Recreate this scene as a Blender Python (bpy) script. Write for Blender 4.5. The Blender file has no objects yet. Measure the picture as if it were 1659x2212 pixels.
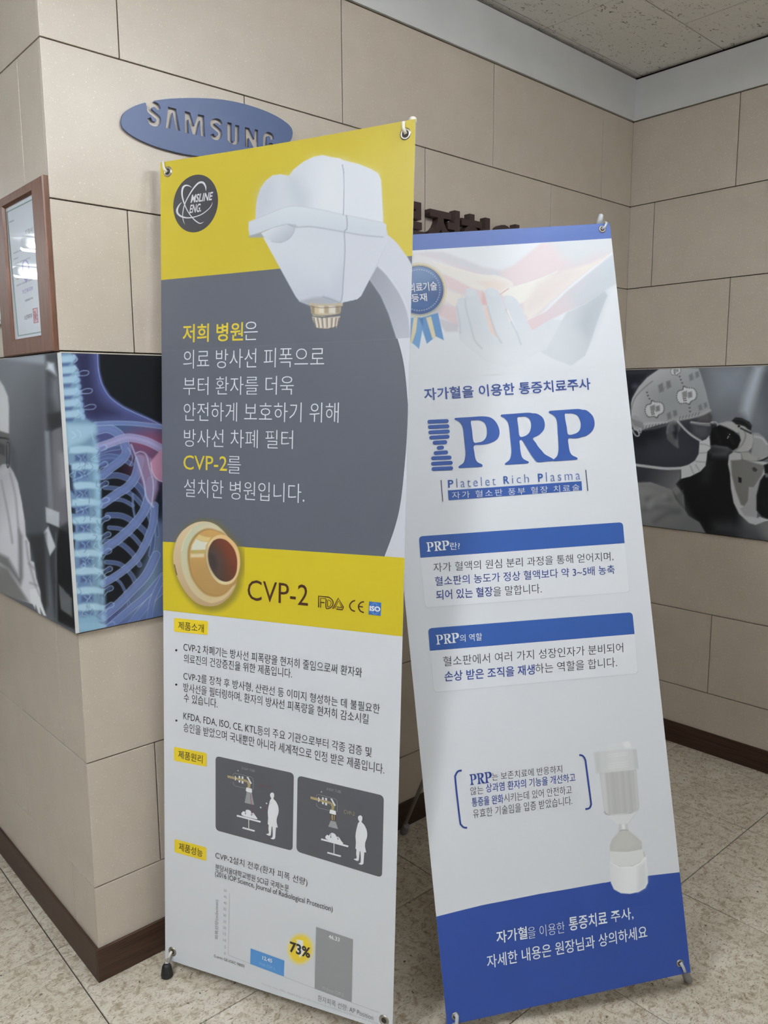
import bpy, bmesh, math, random
import numpy as np
from mathutils import Vector
random.seed(7); rng = np.random.default_rng(7)
SC = bpy.context.scene
COL = SC.collection
H = 0.303                       # one course of wall panels, in metres
ZF = -0.7734                    # floor level in courses under joint 0
def W3(x, y, z):                # courses -> metres, floor at z = 0
    return Vector((x*H, y*H, (z-ZF)*H))
# ------------------------------------------------------------------ camera
FPX = 1710.76
CAM = np.array([-2.08689, -5.57338, 3.68394])
YAW, PIT, ROL = 0.7389308, -0.1462146, -0.0064081
def cam_axes():
    fw = np.array([math.sin(YAW)*math.cos(PIT), math.cos(YAW)*math.cos(PIT), math.sin(PIT)])
    r0 = np.array([math.cos(YAW), -math.sin(YAW), 0.0]); u0 = np.cross(r0, fw)
    r = math.cos(ROL)*r0+math.sin(ROL)*u0; u = -math.sin(ROL)*r0+math.cos(ROL)*u0
    return r, u, fw
AR, AU, AF = cam_axes()
cd = bpy.data.cameras.new('camera'); cam = bpy.data.objects.new('camera', cd); COL.objects.link(cam)
cd.sensor_fit = 'HORIZONTAL'; cd.sensor_width = 36.0; cd.lens = FPX/1659.0*36.0; cd.clip_start = 0.05
from mathutils import Matrix
mw = Matrix(((AR[0], AU[0], -AF[0], 0), (AR[1], AU[1], -AF[1], 0), (AR[2], AU[2], -AF[2], 0), (0, 0, 0, 1)))
cam.matrix_world = Matrix.Translation(W3(*CAM)) @ mw
SC.camera = cam
# ------------------------------------------------------------------ world, exposure
wd = bpy.data.worlds.new('world'); SC.world = wd; wd.use_nodes = True
wd.node_tree.nodes['Background'].inputs[0].default_value = (0.78, 0.86, 1.0, 1)
wd.node_tree.nodes['Background'].inputs[1].default_value = 0.30
SC.view_settings.view_transform = 'Standard'; SC.view_settings.look = 'None'
SC.view_settings.gamma = 1.0; SC.view_settings.use_curve_mapping = False
SC.view_settings.exposure = 0.54
TUBE_POWER = 44.0
# fixtures: (x, y, share of the power) in courses, the middle of each; all run along x
FIXTURES = [(2.2, -4.9, 0.47), (-4.7, -3.0, 1.95), (-6.9, 14.9, 0.38), (-8.2, 19.5, 0.38), (-10.5, 7.5, 0.1), (-3.5, -10.0, 0.7)]
# ------------------------------------------------------------------ helpers
def lin(c):
    c = np.asarray(c, float)/255.0
    return np.where(c <= 0.04045, c/12.92, ((c+0.055)/1.055)**2.4)
def hitp(px, py, ax, val):      # calibrated sight line of a traced point met with an axis plane (courses)
    d = AF*FPX+AR*(px-829.5)-AU*(py-1106.0)
    return CAM+d*(val-CAM[ax])/d[ax]
def recol(c, ra, rb):            # the same ink seen under another white reference
    l = lin(c)/lin(ra)*lin(rb); return tuple(np.where(l <= 0.0031308, l*12.92, 1.055*l**(1/2.4)-0.055)*255)
MATS = {}
def mat(name, rgb, rough=0.5, metal=0.0, spec=0.5, coat=0.0):
    if name in MATS: return MATS[name]
    m = bpy.data.materials.new(name); m.use_nodes = True; b = m.node_tree.nodes['Principled BSDF']
    b.inputs['Base Color'].default_value = (*[float(v) for v in rgb[:3]], 1); b.inputs['Roughness'].default_value = rough
    b.inputs['Metallic'].default_value = metal; b.inputs['Specular IOR Level'].default_value = spec
    b.inputs['Coat Weight'].default_value = coat
    MATS[name] = m; return m
def bsdf(m): return m.node_tree.nodes['Principled BSDF']
def node(m, t, **kw):
    n = m.node_tree.nodes.new(t)
    for k, v in kw.items(): setattr(n, k, v)
    return n
def link(m, a, b): m.node_tree.links.new(a, b)
def tag(o, label=None, cat=None, group=None, kind=None):
    if label: o['label'] = label
    if cat: o['category'] = cat
    if group: o['group'] = group
    if kind: o['kind'] = kind
    return o
def put(name, me, m=None, parent=None):
    o = bpy.data.objects.new(name, me); COL.objects.link(o)
    if m is not None: me.materials.append(m)
    if parent is not None:
        o.parent = parent
        if parent.type == 'EMPTY': o.location = -parent.location   # meshes are written in room coordinates
    return o
def empty(name, loc=(0, 0, 0)):
    o = bpy.data.objects.new(name, None); COL.objects.link(o); o.location = loc; o.empty_display_size = 0.05
    return o
def mesh(name, vs, fs):
    me = bpy.data.meshes.new(name); me.from_pydata([tuple(v) for v in vs], [], fs); me.update(); return me
def bm_mesh(name, bm, smooth=False):
    me = bpy.data.meshes.new(name); bmesh.ops.recalc_face_normals(bm, faces=bm.faces); bm.to_mesh(me); bm.free()
    if smooth:
        for p in me.polygons: p.use_smooth = True
    return me
def add_box(bm, a, b, bev=0.0):
    a = Vector(a); b = Vector(b); c = (a+b)/2; s = Vector([abs(b[i]-a[i]) for i in range(3)])
    g = bmesh.ops.create_cube(bm, size=1.0)
    for v in g['verts']: v.co = Vector((v.co.x*s.x, v.co.y*s.y, v.co.z*s.z))+c
    if bev > 0:
        es = list({e for v in g['verts'] for e in v.link_edges})
        bmesh.ops.bevel(bm, geom=es, offset=bev, segments=1, affect='EDGES')
def box(name, a, b, m, parent=None, bev=0.0):
    bm = bmesh.new(); add_box(bm, a, b, bev); return put(name, bm_mesh(name, bm), m, parent)
def tube(name, pts, r, m, parent=None, n=12, caps=True):
    pts = [Vector(p) for p in pts]; rs = r if isinstance(r, (list, tuple)) else [r]*len(pts)
    vs = []; fs = []; ref = None
    for i, p in enumerate(pts):
        t = (pts[min(i+1, len(pts)-1)]-pts[max(i-1, 0)]).normalized()
        if ref is None:
            ref = Vector((0, 0, 1)) if abs(t.z) < 0.9 else Vector((1, 0, 0))
        a = (ref-t*ref.dot(t)).normalized(); b = t.cross(a); ref = a
        for k in range(n):
            an = 2*math.pi*k/n; vs.append(p+(a*math.cos(an)+b*math.sin(an))*rs[i])
    for i in range(len(pts)-1):
        for k in range(n): fs.append((i*n+k, i*n+(k+1) % n, (i+1)*n+(k+1) % n, (i+1)*n+k))
    if caps: fs += [tuple(range(n-1, -1, -1)), tuple(range((len(pts)-1)*n, len(pts)*n))]
    me = mesh(name, vs, fs)
    for p in me.polygons: p.use_smooth = len(p.vertices) == 4
    return put(name, me, m, parent)
def smooth(pts, n=6, closed=False):
    P = [np.array(p, float) for p in pts]; out = []; N = len(P)
    rngi = range(N) if closed else range(N-1)
    for i in rngi:
        if closed: a, b, c, d = P[i-1], P[i], P[(i+1) % N], P[(i+2) % N]
        else: a, b, c, d = P[max(i-1, 0)], P[i], P[i+1], P[min(i+2, N-1)]
        for k in range(n):
            t = k/n
            out.append(0.5*((2*b)+(c-a)*t+(2*a-5*b+4*c-d)*t*t+(3*b-a-3*c+d)*t**3))
    if not closed: out.append(P[-1])
    return np.array(out)
# ------------------------------------------------------------------ flat printed surfaces
def homog(src, dst):            # 4 point homography
    A = []
    for (x, y), (u, v) in zip(src, dst):
        A.append([x, y, 1, 0, 0, 0, -u*x, -u*y, -u]); A.append([0, 0, 0, x, y, 1, -v*x, -v*y, -v])
    return np.linalg.svd(np.array(A))[2][-1].reshape(3, 3)
def hap(Hm, X, Y):
    w = Hm[2, 0]*X+Hm[2, 1]*Y+Hm[2, 2]
    return (Hm[0, 0]*X+Hm[0, 1]*Y+Hm[0, 2])/w, (Hm[1, 0]*X+Hm[1, 1]*Y+Hm[1, 2])/w
class Sheet:
    """a flat rectangle in space: corners BL BR TL TR in metres, sheet coordinates 0..w, 0..h (metres)"""
    def __init__(s, BL, BR, TL, TR, bow=None):
        s.K = [np.array(k, float) for k in (BL, BR, TL, TR)]
        s.w = (np.linalg.norm(s.K[1]-s.K[0])+np.linalg.norm(s.K[3]-s.K[2]))/2
        s.h = (np.linalg.norm(s.K[2]-s.K[0])+np.linalg.norm(s.K[3]-s.K[1]))/2
        N = np.cross(s.K[1]-s.K[0], s.K[2]-s.K[0]); s.N = N/np.linalg.norm(N)
        s.O = s.K[0]; s.ex = (s.K[1]-s.K[0])/np.linalg.norm(s.K[1]-s.K[0]); s.ey = np.cross(s.N, s.ex)
        q = [((k-s.O)@s.ex, (k-s.O)@s.ey) for k in s.K]
        dst = [(0, 0), (s.w, 0), (0, s.h), (s.w, s.h)]
        px = []
        for k in s.K:
            kc = k/H; kc = np.array([kc[0], kc[1], kc[2]+ZF]); d = kc-CAM; w = d@AF
            px.append((829.5+FPX*(d@AR)/w, 1106-FPX*(d@AU)/w))
        s.Hpu = homog(px, dst)           # print traced on the photograph -> sheet coordinates
        s.Hup = np.linalg.inv(s.Hpu)
        s.Huq = homog(dst, q)            # sheet coordinates -> plane
        s.bow = bow; s.slope = [(0, 0.0), (2, 0.0)]
    def uv(s, x, y): return hap(s.Hpu, np.asarray(x, float), np.asarray(y, float))
    def px(s, u, v): return hap(s.Hup, np.asarray(u, float), np.asarray(v, float))
    def pos(s, u, v, off=0.0):
        a, b = hap(s.Huq, np.asarray(u, float), np.asarray(v, float))
        o = off+(s.bow(u/s.w, v/s.h) if s.bow else 0.0)
        return s.O[None, :]+a[:, None]*s.ex+b[:, None]*s.ey+(np.zeros_like(a)+o)[:, None]*s.N
    def grid(s, name, u0, u1, v0, v1, nu, nv, off, m, parent, cols=None, thick=0.0):
        U, V = np.meshgrid(np.linspace(u0, u1, nu), np.linspace(v0, v1, nv))
        P = s.pos(U.ravel(), V.ravel(), off)
        i = np.arange(nu*nv).reshape(nv, nu)
        F = np.stack([i[:-1, :-1], i[:-1, 1:], i[1:, 1:], i[1:, :-1]], -1).reshape(-1, 4)
        if thick:
            P2 = s.pos(U.ravel(), V.ravel(), off-thick); n0 = nu*nv
            rim = list(i[0])+list(i[1:, -1])+list(i[-1, -2::-1])+list(i[-2:0:-1, 0])
            R = np.array([(rim[(k+1) % len(rim)], rim[k], rim[k]+n0, rim[(k+1) % len(rim)]+n0) for k in range(len(rim))])
            F = np.concatenate([F, F[:, ::-1]+n0, R]); P = np.concatenate([P, P2])
        me = bpy.data.meshes.new(name)
        me.vertices.add(len(P)); me.vertices.foreach_set('co', P.astype(np.float32).ravel())
        me.loops.add(F.size); me.loops.foreach_set('vertex_index', F.astype(np.int32).ravel())
        me.polygons.add(len(F)); me.polygons.foreach_set('loop_start', np.arange(0, F.size, 4, dtype=np.int32))
        try: me.polygons.foreach_set('loop_total', np.full(len(F), 4, np.int32))
        except Exception: pass
        me.update(calc_edges=True); me.validate()
        if thick:
            me.polygons.foreach_set('use_smooth', np.zeros(len(me.polygons), bool))
        if cols is not None:
            ca = me.color_attributes.new('Col', 'FLOAT_COLOR', 'POINT')
            C4 = np.ones((len(me.vertices), 4), np.float32); C4[:nu*nv, :3] = cols.reshape(-1, 3)[:nu*nv]
            if thick: C4[nu*nv:, :3] = cols.reshape(-1, 3)
            ca.data.foreach_set('color', C4.ravel())
        return put(name, me, m, parent)
def T(crop, pts):               # crop = (x0, y0, zoom): traced points of a zoomed crop -> photograph points
    p = np.asarray(pts, float)
    return np.stack([crop[0]+p[..., 0]/crop[2], crop[1]+p[..., 1]/crop[2]], -1)
def seg_dist(X, Y, P, closed, want_t=False):
    D = np.full(X.shape, 1e9); TT = np.zeros(X.shape); n = len(P)
    L = np.concatenate([[0], np.cumsum(np.hypot(*(np.diff(P, axis=0)).T))]); tot = max(L[-1], 1e-9)
    for i in range(n if closed else n-1):
        a = P[i]; b = P[(i+1) % n]; d = b-a; l2 = d@d
        if l2 < 1e-12: continue
        t = np.clip(((X-a[0])*d[0]+(Y-a[1])*d[1])/l2, 0, 1)
        q = np.hypot(X-a[0]-t*d[0], Y-a[1]-t*d[1])
        if want_t:
            k = q < D; TT[k] = (L[i]+t[k]*math.sqrt(l2))/tot
        D = np.minimum(D, q)
    return D, TT
def inside(X, Y, P):
    r = np.zeros(X.shape, bool); n = len(P)
    for i in range(n):
        x1, y1 = P[i]; x2, y2 = P[(i+1) % n]
        if y1 == y2: continue
        c = ((y1 > Y) != (y2 > Y)) & (X < (x2-x1)*(Y-y1)/(y2-y1)+x1)
        r ^= c
    return r
def lg(crop, p0, c0, p1, c1):   # linear gradient between two traced points
    a, b = T(crop, [p0, p1]); d = b-a; l2 = d@d; c0 = np.array(c0, float); c1 = np.array(c1, float)
    def f(X, Y):
        t = np.clip(((X-a[0])*d[0]+(Y-a[1])*d[1])/l2, 0, 1)[:, None]
        return c0+(c1-c0)*t
    return f
class Canvas:
    """procedural picture, computed point by point from shapes, stored as a colour attribute of a fine grid"""
    def __init__(s, sh, u0, u1, v0, v1, step, base, crop=(0, 0, 1)):
        s.sh = sh; s.r = (u0, u1, v0, v1); s.crop = crop
        (xa, ya), (xb, yb) = sh.px(u0, (v0+v1)/2), sh.px(u1, (v0+v1)/2)
        (xc, yc), (xd, yd) = sh.px((u0+u1)/2, v0), sh.px((u0+u1)/2, v1)
        s.nu = max(8, int(math.hypot(xb-xa, yb-ya)/step)); s.nv = max(8, int(math.hypot(xd-xc, yd-yc)/step))
        U, V = np.meshgrid(np.linspace(u0, u1, s.nu), np.linspace(v0, v1, s.nv))
        s.X, s.Y = sh.px(U, V); s.C = np.zeros(s.X.shape+(3,))+np.array(base, float)
    def _mix(s, sl, A, col):
        X, Y = s.X[sl], s.Y[sl]
        c = col(X.ravel(), Y.ravel()).reshape(X.shape+(3,)) if callable(col) else np.array(col, float)
        s.C[sl] = s.C[sl]*(1-A[..., None])+c*A[..., None]
    def _box(s, P, pad):
        m = (s.X > P[:, 0].min()-pad) & (s.X < P[:, 0].max()+pad) & (s.Y > P[:, 1].min()-pad) & (s.Y < P[:, 1].max()+pad)
        r = np.where(m.any(1))[0]; c = np.where(m.any(0))[0]
        if len(r) == 0 or len(c) == 0: return None
        return (slice(r[0], r[-1]+1), slice(c[0], c[-1]+1))
    def fill(s, pts, col, soft=1.3, a=1.0, sm=0, crop=None):
        P = T(crop or s.crop, pts)
        if sm: P = smooth(P, sm, True)
        sl = s._box(P, soft+2)
        if sl is None: return
        X, Y = s.X[sl], s.Y[sl]; D, _ = seg_dist(X, Y, P, True)
        sd = np.where(inside(X, Y, P), D, -D)
        t = np.clip(0.5+sd/soft, 0, 1)
        if soft > 4: t = t*t*(3-2*t)
        s._mix(sl, t*a, col)
    def line(s, pts, w, col, soft=1.2, a=1.0, sm=6, crop=None, closed=False):
        cr = crop or s.crop; P = T(cr, pts)
        if sm: P = smooth(P, sm, closed)
        ws = np.atleast_1d(np.array(w, float))/cr[2]/2
        sl = s._box(P, ws.max()+soft+2)
        if sl is None: return
        X, Y = s.X[sl], s.Y[sl]; D, t = seg_dist(X, Y, P, closed, len(ws) > 1)
        R = np.interp(t, np.linspace(0, 1, len(ws)), ws) if len(ws) > 1 else ws[0]
        s._mix(sl, np.clip(0.5+(R-D)/soft, 0, 1)*a, col)
    def ell(s, cx, cy, rx, ry, col, rot=0, soft=1.3, a=1.0, n=40, crop=None):
        t = np.linspace(0, 2*math.pi, n, endpoint=False); c, q = math.cos(rot), math.sin(rot)
        x = rx*np.cos(t); y = ry*np.sin(t)
        s.fill(np.stack([cx+x*c-y*q, cy+x*q+y*c], -1), col, soft, a, 0, crop)
    def noise(s, amp, cell=1):
        n = rng.normal(0, amp, ((s.nv+cell-1)//cell, (s.nu+cell-1)//cell))
        s.C += np.kron(n, np.ones((cell, cell)))[:s.nv, :s.nu, None]
    def build(s, name, off, m, parent, ref, thick=0.0, lift=0.0):
        alb = np.clip(lin(np.clip(s.C, 0, 255))/lin(ref)*WHITE, 0.003, 0.92)
        return s.sh.grid(name, *s.r, s.nu, s.nv, off, m, parent, alb, thick)
WHITE = np.array((0.715, 0.735, 0.775))
def vcol_mat(name, rough, spec=0.5, coat=0.0):
    m = mat(name, (0.5, 0.5, 0.5), rough, 0, spec, coat)
    n = node(m, 'ShaderNodeVertexColor'); n.layer_name = 'Col'
    link(m, n.outputs['Color'], bsdf(m).inputs['Base Color']); return m
def ink(col, ref, rough=0.4, tagname='ink'):
    c = np.clip(lin(col)/lin(ref)*WHITE, 0.004, 0.92)
    k = '%s_%02x%02x%02x_%d' % (tagname, *[int(v) for v in col], int(ref[0]))
    return mat(k, c, rough)
def poly_print(sh, name, crop, loops, m, parent, off, sm=0, clip=True):
    """flat print from closed outlines (first outer, further ones holes), traced points"""
    cu = bpy.data.curves.new(name, 'CURVE'); cu.dimensions = '2D'; cu.fill_mode = 'BOTH'
    for lp in loops:
        P = T(crop, lp)
        if sm: P = smooth(P, sm, True)
        u, v = sh.uv(P[:, 0], P[:, 1])
        sp = cu.splines.new('POLY'); sp.points.add(len(u)-1); sp.use_cyclic_u = True
        for i in range(len(u)): sp.points[i].co = (u[i]*100, v[i]*100, 0, 1)
    return curve_print(sh, name, cu, m, parent, off, np.eye(3)/100)
def curve_print(sh, name, cu, m, parent, off, M):
    tmp = bpy.data.objects.new('tmp', cu)
    me = bpy.data.meshes.new_from_object(tmp); bpy.data.objects.remove(tmp); bpy.data.curves.remove(cu)
    n = len(me.vertices); co = np.zeros(n*3, np.float32); me.vertices.foreach_get('co', co); co = co.reshape(-1, 3)
    u = M[0, 0]*co[:, 0]+M[0, 1]*co[:, 1]+M[0, 2]; v = M[1, 0]*co[:, 0]+M[1, 1]*co[:, 1]+M[1, 2]
    P = sh.pos(u, v, off) if n else np.zeros((0, 3))
    me.vertices.foreach_set('co', P.astype(np.float32).ravel()); me.materials.clear(); me.name = name; me.update()
    return put(name, me, m, parent)
def text(sh, crop, s, BL, BR, TL, m, parent, off=0.0008, wt=0.0, sp=1.0, word=1.0, snap=True, name='lettering'):
    cu = bpy.data.curves.new('t', 'FONT'); cu.body = s; cu.offset = wt; cu.resolution_u = 3
    cu.space_character = sp; cu.space_word = word
    tmp = bpy.data.objects.new('t', cu); me = bpy.data.meshes.new_from_object(tmp)
    n = len(me.vertices)
    if n == 0: return None
    co = np.zeros(n*3, np.float32); me.vertices.foreach_get('co', co); co = co.reshape(-1, 3)
    x0, x1, y0, y1 = co[:, 0].min(), co[:, 0].max(), co[:, 1].min(), co[:, 1].max()
    P = T(crop, [BL, BR, TL]); u, v = sh.uv(P[:, 0], P[:, 1])
    O = np.array([u[0], v[0]]); EX = np.array([u[1]-u[0], v[1]-v[0]]); EY = np.array([u[2]-u[0], v[2]-v[0]])
    if snap:                    # short words take the slope of the print around them (the vinyl hangs slightly askew)
        tb = sh.slope; k = float(np.interp(O[1], [t[0] for t in tb], [t[1] for t in tb]))
        if EX[0] < 0.14:
            d = k*EX[0]; O[1] += (EX[1]-d)/2; EX[1] = d
        if abs(EY[0]) < 0.2*abs(EY[1]): EY[0] = -k*EY[1]
    M = np.zeros((2, 3)); M[:, 0] = EX/(x1-x0); M[:, 1] = EY/(y1-y0); M[:, 2] = O-M[:, 0]*x0-M[:, 1]*y0
    bpy.data.objects.remove(tmp)
    bpy.data.meshes.remove(me)
    return curve_print(sh, name, cu, m, parent, off, M)
def ribbon(pts, w, sm=0):
    P = np.array(pts, float)
    if sm: P = smooth(P, sm)
    W = np.interp(np.linspace(0, 1, len(P)), np.linspace(0, 1, np.size(w)), np.atleast_1d(w))/2
    d = np.gradient(P, axis=0); d /= np.maximum(np.hypot(d[:, 0], d[:, 1]), 1e-9)[:, None]
    n = np.stack([-d[:, 1], d[:, 0]], -1)*W[:, None]
    return np.concatenate([P+n, (P-n)[::-1]])
def rrect(TL, TR, BR, BL, r, n=6, which=(1, 1, 1, 1)):
    """quad with rounded corners, r as a fraction of the width"""
    Q = [np.array(p, float) for p in (TL, TR, BR, BL)]; out = []
    for i in range(4):
        p = Q[i]
        if not which[i]: out.append(p); continue
        a = Q[i-1]-p; b = Q[(i+1) % 4]-p; L = np.linalg.norm(Q[1]-Q[0])*r
        A = p+a/np.linalg.norm(a)*L; B = p+b/np.linalg.norm(b)*L
        for k in range(n+1):
            t = k/n; out.append((1-t)**2*A+2*(1-t)*t*p+t*t*B)
    return out
# ================================================================== structure
def tex_coord(m, scale=1.0):
    tc = node(m, 'ShaderNodeTexCoord'); mp = node(m, 'ShaderNodeMapping'); mp.inputs['Scale'].default_value = (scale,)*3
    link(m, tc.outputs['Object'], mp.inputs['Vector']); return mp.outputs['Vector']
def ramp(m, fac, stops):
    r = node(m, 'ShaderNodeValToRGB'); e = r.color_ramp.elements
    while len(e) < len(stops): e.new(0.5)
    for k, (p, c) in enumerate(stops): e[k].position = p; e[k].color = (*c, 1)
    link(m, fac, r.inputs['Fac']); return r.outputs['Color']
def noise(m, vec, scale, detail=4, rough=0.6, dist=0.0):
    n = node(m, 'ShaderNodeTexNoise'); n.inputs['Scale'].default_value = scale; n.inputs['Detail'].default_value = detail
    n.inputs['Roughness'].default_value = rough; n.inputs['Distortion'].default_value = dist
    link(m, vec, n.inputs['Vector']); return n.outputs['Fac']
def mixc(m, fac, a, b, mode='MIX'):
    n = node(m, 'ShaderNodeMix', data_type='RGBA', blend_type=mode)
    if isinstance(fac, float): n.inputs[0].default_value = fac
    else: link(m, fac, n.inputs[0])
    for s_, v in ((n.inputs[6], a), (n.inputs[7], b)):
        if isinstance(v, tuple): s_.default_value = (*v, 1)
        else: link(m, v, s_)
    return n.outputs[2]
def bump(m, h, strength, dist=0.001):
    b = node(m, 'ShaderNodeBump'); b.inputs['Strength'].default_value = strength; b.inputs['Distance'].default_value = dist
    link(m, h, b.inputs['Height']); link(m, b.outputs['Normal'], bsdf(m).inputs['Normal'])
# wall panel laminate
M_panel = mat('wall_panel_laminate', (0.5, 0.44, 0.37), 0.37, 0, 0.9)
v = tex_coord(M_panel)
c1 = ramp(M_panel, noise(M_panel, v, 9, 5, 0.65), [(0.25, (0.512, 0.443, 0.363)), (0.75, (0.576, 0.503, 0.419))])
c2 = ramp(M_panel, noise(M_panel, v, 420, 2, 0.5), [(0.35, (0.93, 0.93, 0.93)), (0.68, (1.0, 1.0, 1.0))])
c3 = mixc(M_panel, 1.0, c1, c2, 'MULTIPLY')
g = ramp(M_panel, noise(M_panel, v, 230, 1, 0.5), [(0.66, (0, 0, 0)), (0.74, (1, 1, 1))])  # pale specks: glints of the laminate painted into its base colour
link(M_panel, mixc(M_panel, g, c3, (0.68, 0.62, 0.55)), bsdf(M_panel).inputs['Base Color'])
oi = node(M_panel, 'ShaderNodeObjectInfo')
bump(M_panel, noise(M_panel, v, 170, 3, 0.6), 0.35, 0.0006)
M_back = mat('joint_backing_brown', (0.045, 0.034, 0.027), 0.8)  # dark brown backing that shows in the panel and tile joints
M_white = mat('white_paint', (0.60, 0.62, 0.635), 0.6)
vw = tex_coord(M_white); link(M_white, ramp(M_white, noise(M_white, vw, 6, 3), [(0.3, (0.60, 0.605, 0.60)), (0.7, (0.66, 0.66, 0.655))]), bsdf(M_white).inputs['Base Color'])
M_far = mat('far_wall_paint', (0.5, 0.49, 0.47), 0.7)
# dark wood skirting
M_base = mat('dark_wood_skirting', (0.04, 0.022, 0.016), 0.5, 0, 0.35)
tc = node(M_base, 'ShaderNodeTexCoord'); mp = node(M_base, 'ShaderNodeMapping'); mp.inputs['Scale'].default_value = (1.2, 1.2, 60)
link(M_base, tc.outputs['Object'], mp.inputs['Vector'])
link(M_base, ramp(M_base, noise(M_base, mp.outputs['Vector'], 4, 5, 0.6, 0.4), [(0.3, (0.030, 0.014, 0.008)), (0.7, (0.078, 0.040, 0.024))]), bsdf(M_base).inputs['Base Color'])
# floor vinyl with brown flecks
M_floor = mat('flecked_vinyl_floor', (0.5, 0.46, 0.4), 0.38, 0, 0.4)
v = tex_coord(M_floor)
tc = node(M_floor, 'ShaderNodeTexCoord'); mp = node(M_floor, 'ShaderNodeMapping'); mp.inputs['Scale'].default_value = (1, 2.4, 1)
mp.inputs['Rotation'].default_value = (0, 0, 0.5); link(M_floor, tc.outputs['Object'], mp.inputs['Vector']); va = mp.outputs['Vector']
b0 = ramp(M_floor, noise(M_floor, v, 7, 5, 0.62), [(0.3, (0.54, 0.485, 0.385)), (0.7, (0.73, 0.68, 0.58))])
b1 = ramp(M_floor, noise(M_floor, v, 45, 5, 0.72, 0.8), [(0.38, (0.64, 0.57, 0.49)), (0.52, (1, 1, 1))])
b2 = ramp(M_floor, noise(M_floor, va, 110, 4, 0.66, 1.2), [(0.36, (0.36, 0.29, 0.23)), (0.44, (1, 1, 1))])
b3 = ramp(M_floor, noise(M_floor, v, 80, 2, 0.5), [(0.28, (0.18, 0.15, 0.13)), (0.30, (1, 1, 1))])
b4 = ramp(M_floor, noise(M_floor, va, 60, 3, 0.6, 0.8), [(0.60, (0, 0, 0)), (0.70, (1, 1, 1))])
x_ = mixc(M_floor, 1.0, b0, b1, 'MULTIPLY'); x_ = mixc(M_floor, 1.0, x_, b2, 'MULTIPLY'); x_ = mixc(M_floor, 1.0, x_, b3, 'MULTIPLY')
link(M_floor, mixc(M_floor, b4, x_, (0.66, 0.63, 0.55)), bsdf(M_floor).inputs['Base Color'])
bump(M_floor, noise(M_floor, v, 60, 3), 0.08, 0.0005)
# mineral fibre ceiling
M_ceil = mat('mineral_fibre_ceiling', (0.5, 0.48, 0.44), 0.9, 0, 0.2)
tc = node(M_ceil, 'ShaderNodeTexCoord'); mp = node(M_ceil, 'ShaderNodeMapping'); mp.inputs['Scale'].default_value = (1, 1.9, 1)
link(M_ceil, tc.outputs['Object'], mp.inputs['Vector']); v = mp.outputs['Vector']
w1 = noise(M_ceil, v, 38, 4, 0.6, 1.3)
cc = ramp(M_ceil, w1, [(0.33, (0.32, 0.285, 0.25)), (0.395, (1, 1, 1))])
w2 = ramp(M_ceil, noise(M_ceil, v, 150, 2, 0.6), [(0.3, (0.90, 0.89, 0.88)), (0.5, (1, 1, 1))])
cb = mixc(M_ceil, 1.0, (0.88, 0.865, 0.83), cc, 'MULTIPLY')
link(M_ceil, mixc(M_ceil, 1.0, cb, w2, 'MULTIPLY'), bsdf(M_ceil).inputs['Base Color'])
bump(M_ceil, w1, 0.5, 0.002)

XR, XL, YF, YB, ZC = 7.2, -16.0, 22.0, -14.0, 7.5
PT = 0.028                                     # panel thickness (courses)
def cbox(name, a, b, m, parent=None, bev=0.0): return box(name, W3(*a), W3(*b), m, parent, bev*H)
floor = tag(cbox('floor', (XL, YB, ZF-0.3), (XR+1, YF, ZF-0.012), M_back), kind='structure')
ceiling = tag(cbox('ceiling', (XL, YB, ZC+0.03), (XR+1, YF, ZC+0.3), M_white), kind='structure')
wall_left = tag(cbox('wall_left', (PT, PT, ZF-0.012), (1, YF, ZC+0.03), M_back), kind='structure')
wall_back = tag(cbox('wall_back', (1, PT, ZF-0.012), (XR+1, 1, ZC+0.03), M_back), kind='structure')
wall_right = tag(cbox('wall_right', (XR+PT, YB, ZF-0.012), (XR+1, PT, ZC+0.03), M_back), kind='structure')
tag(cbox('wall_front', (XL, YB-0.6, ZF-0.3), (XR+1, YB, ZC+0.3), M_far), kind='structure')
tag(cbox('wall_far', (XL, YF, ZF-0.3), (XR+1, YF+0.6, ZC+0.3), M_far), kind='structure')
tag(cbox('wall_side', (XL-0.6, YB, ZF-0.3), (XL, YF, ZC+0.3), M_far), kind='structure')
J = 0.0050                                     # half a joint
def panel_box(parent, a, b): return cbox('panel', a, b, M_panel, parent, 0.0016)
def rows(): return [(-1, ZF, 0.0)]+[(k, float(k), float(k+1)) for k in range(0, 8)]
def strips(odd, even, k, lo, hi):
    s0 = odd if k % 2 else even
    c = [s0+2.0*i for i in range(-12, 14)]; c = [lo]+[x for x in c if lo+0.05 < x < hi-0.05]+[hi]
    return list(zip(c[:-1], c[1:]))
for k, z0, z1 in rows():
    zz1 = min(z1, ZC-0.02); z0j = z0+(J if k > -1 else 0); z1j = zz1-J
    for a, b in strips(1.548, 0.540, k, 0.0, XR):
        panel_box(wall_back, (a+(J if a > 0 else 0), 0, z0j), (b-(J if b < XR else 0), PT, z1j))
    for a, b in strips(0.329, 1.320, k, 0.0, 14.0):
        panel_box(wall_right, (XR, -a-(J if a > 0 else 0), z0j), (XR+PT, -b+(J if b < 14 else 0), z1j))
    for a, b in strips(0.445, 1.445, k, PT, 12.0):
        panel_box(wall_left, (0, a+(J if a > PT else 0), z0j), (PT, b-J, z1j))
# skirting
ZB = -0.4962; BT = 0.022
tag(cbox('baseboard_back', (-BT, -BT, ZF), (XR, 0, ZB), M_base, None, 0.004), kind='structure')
tag(cbox('baseboard_left', (-BT, 0.0, ZF), (0, YF, ZB), M_base, None, 0.004), kind='structure')
tag(cbox('baseboard_right', (XR-BT, YB, ZF), (XR, -BT, ZB), M_base, None, 0.004), kind='structure')
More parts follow.
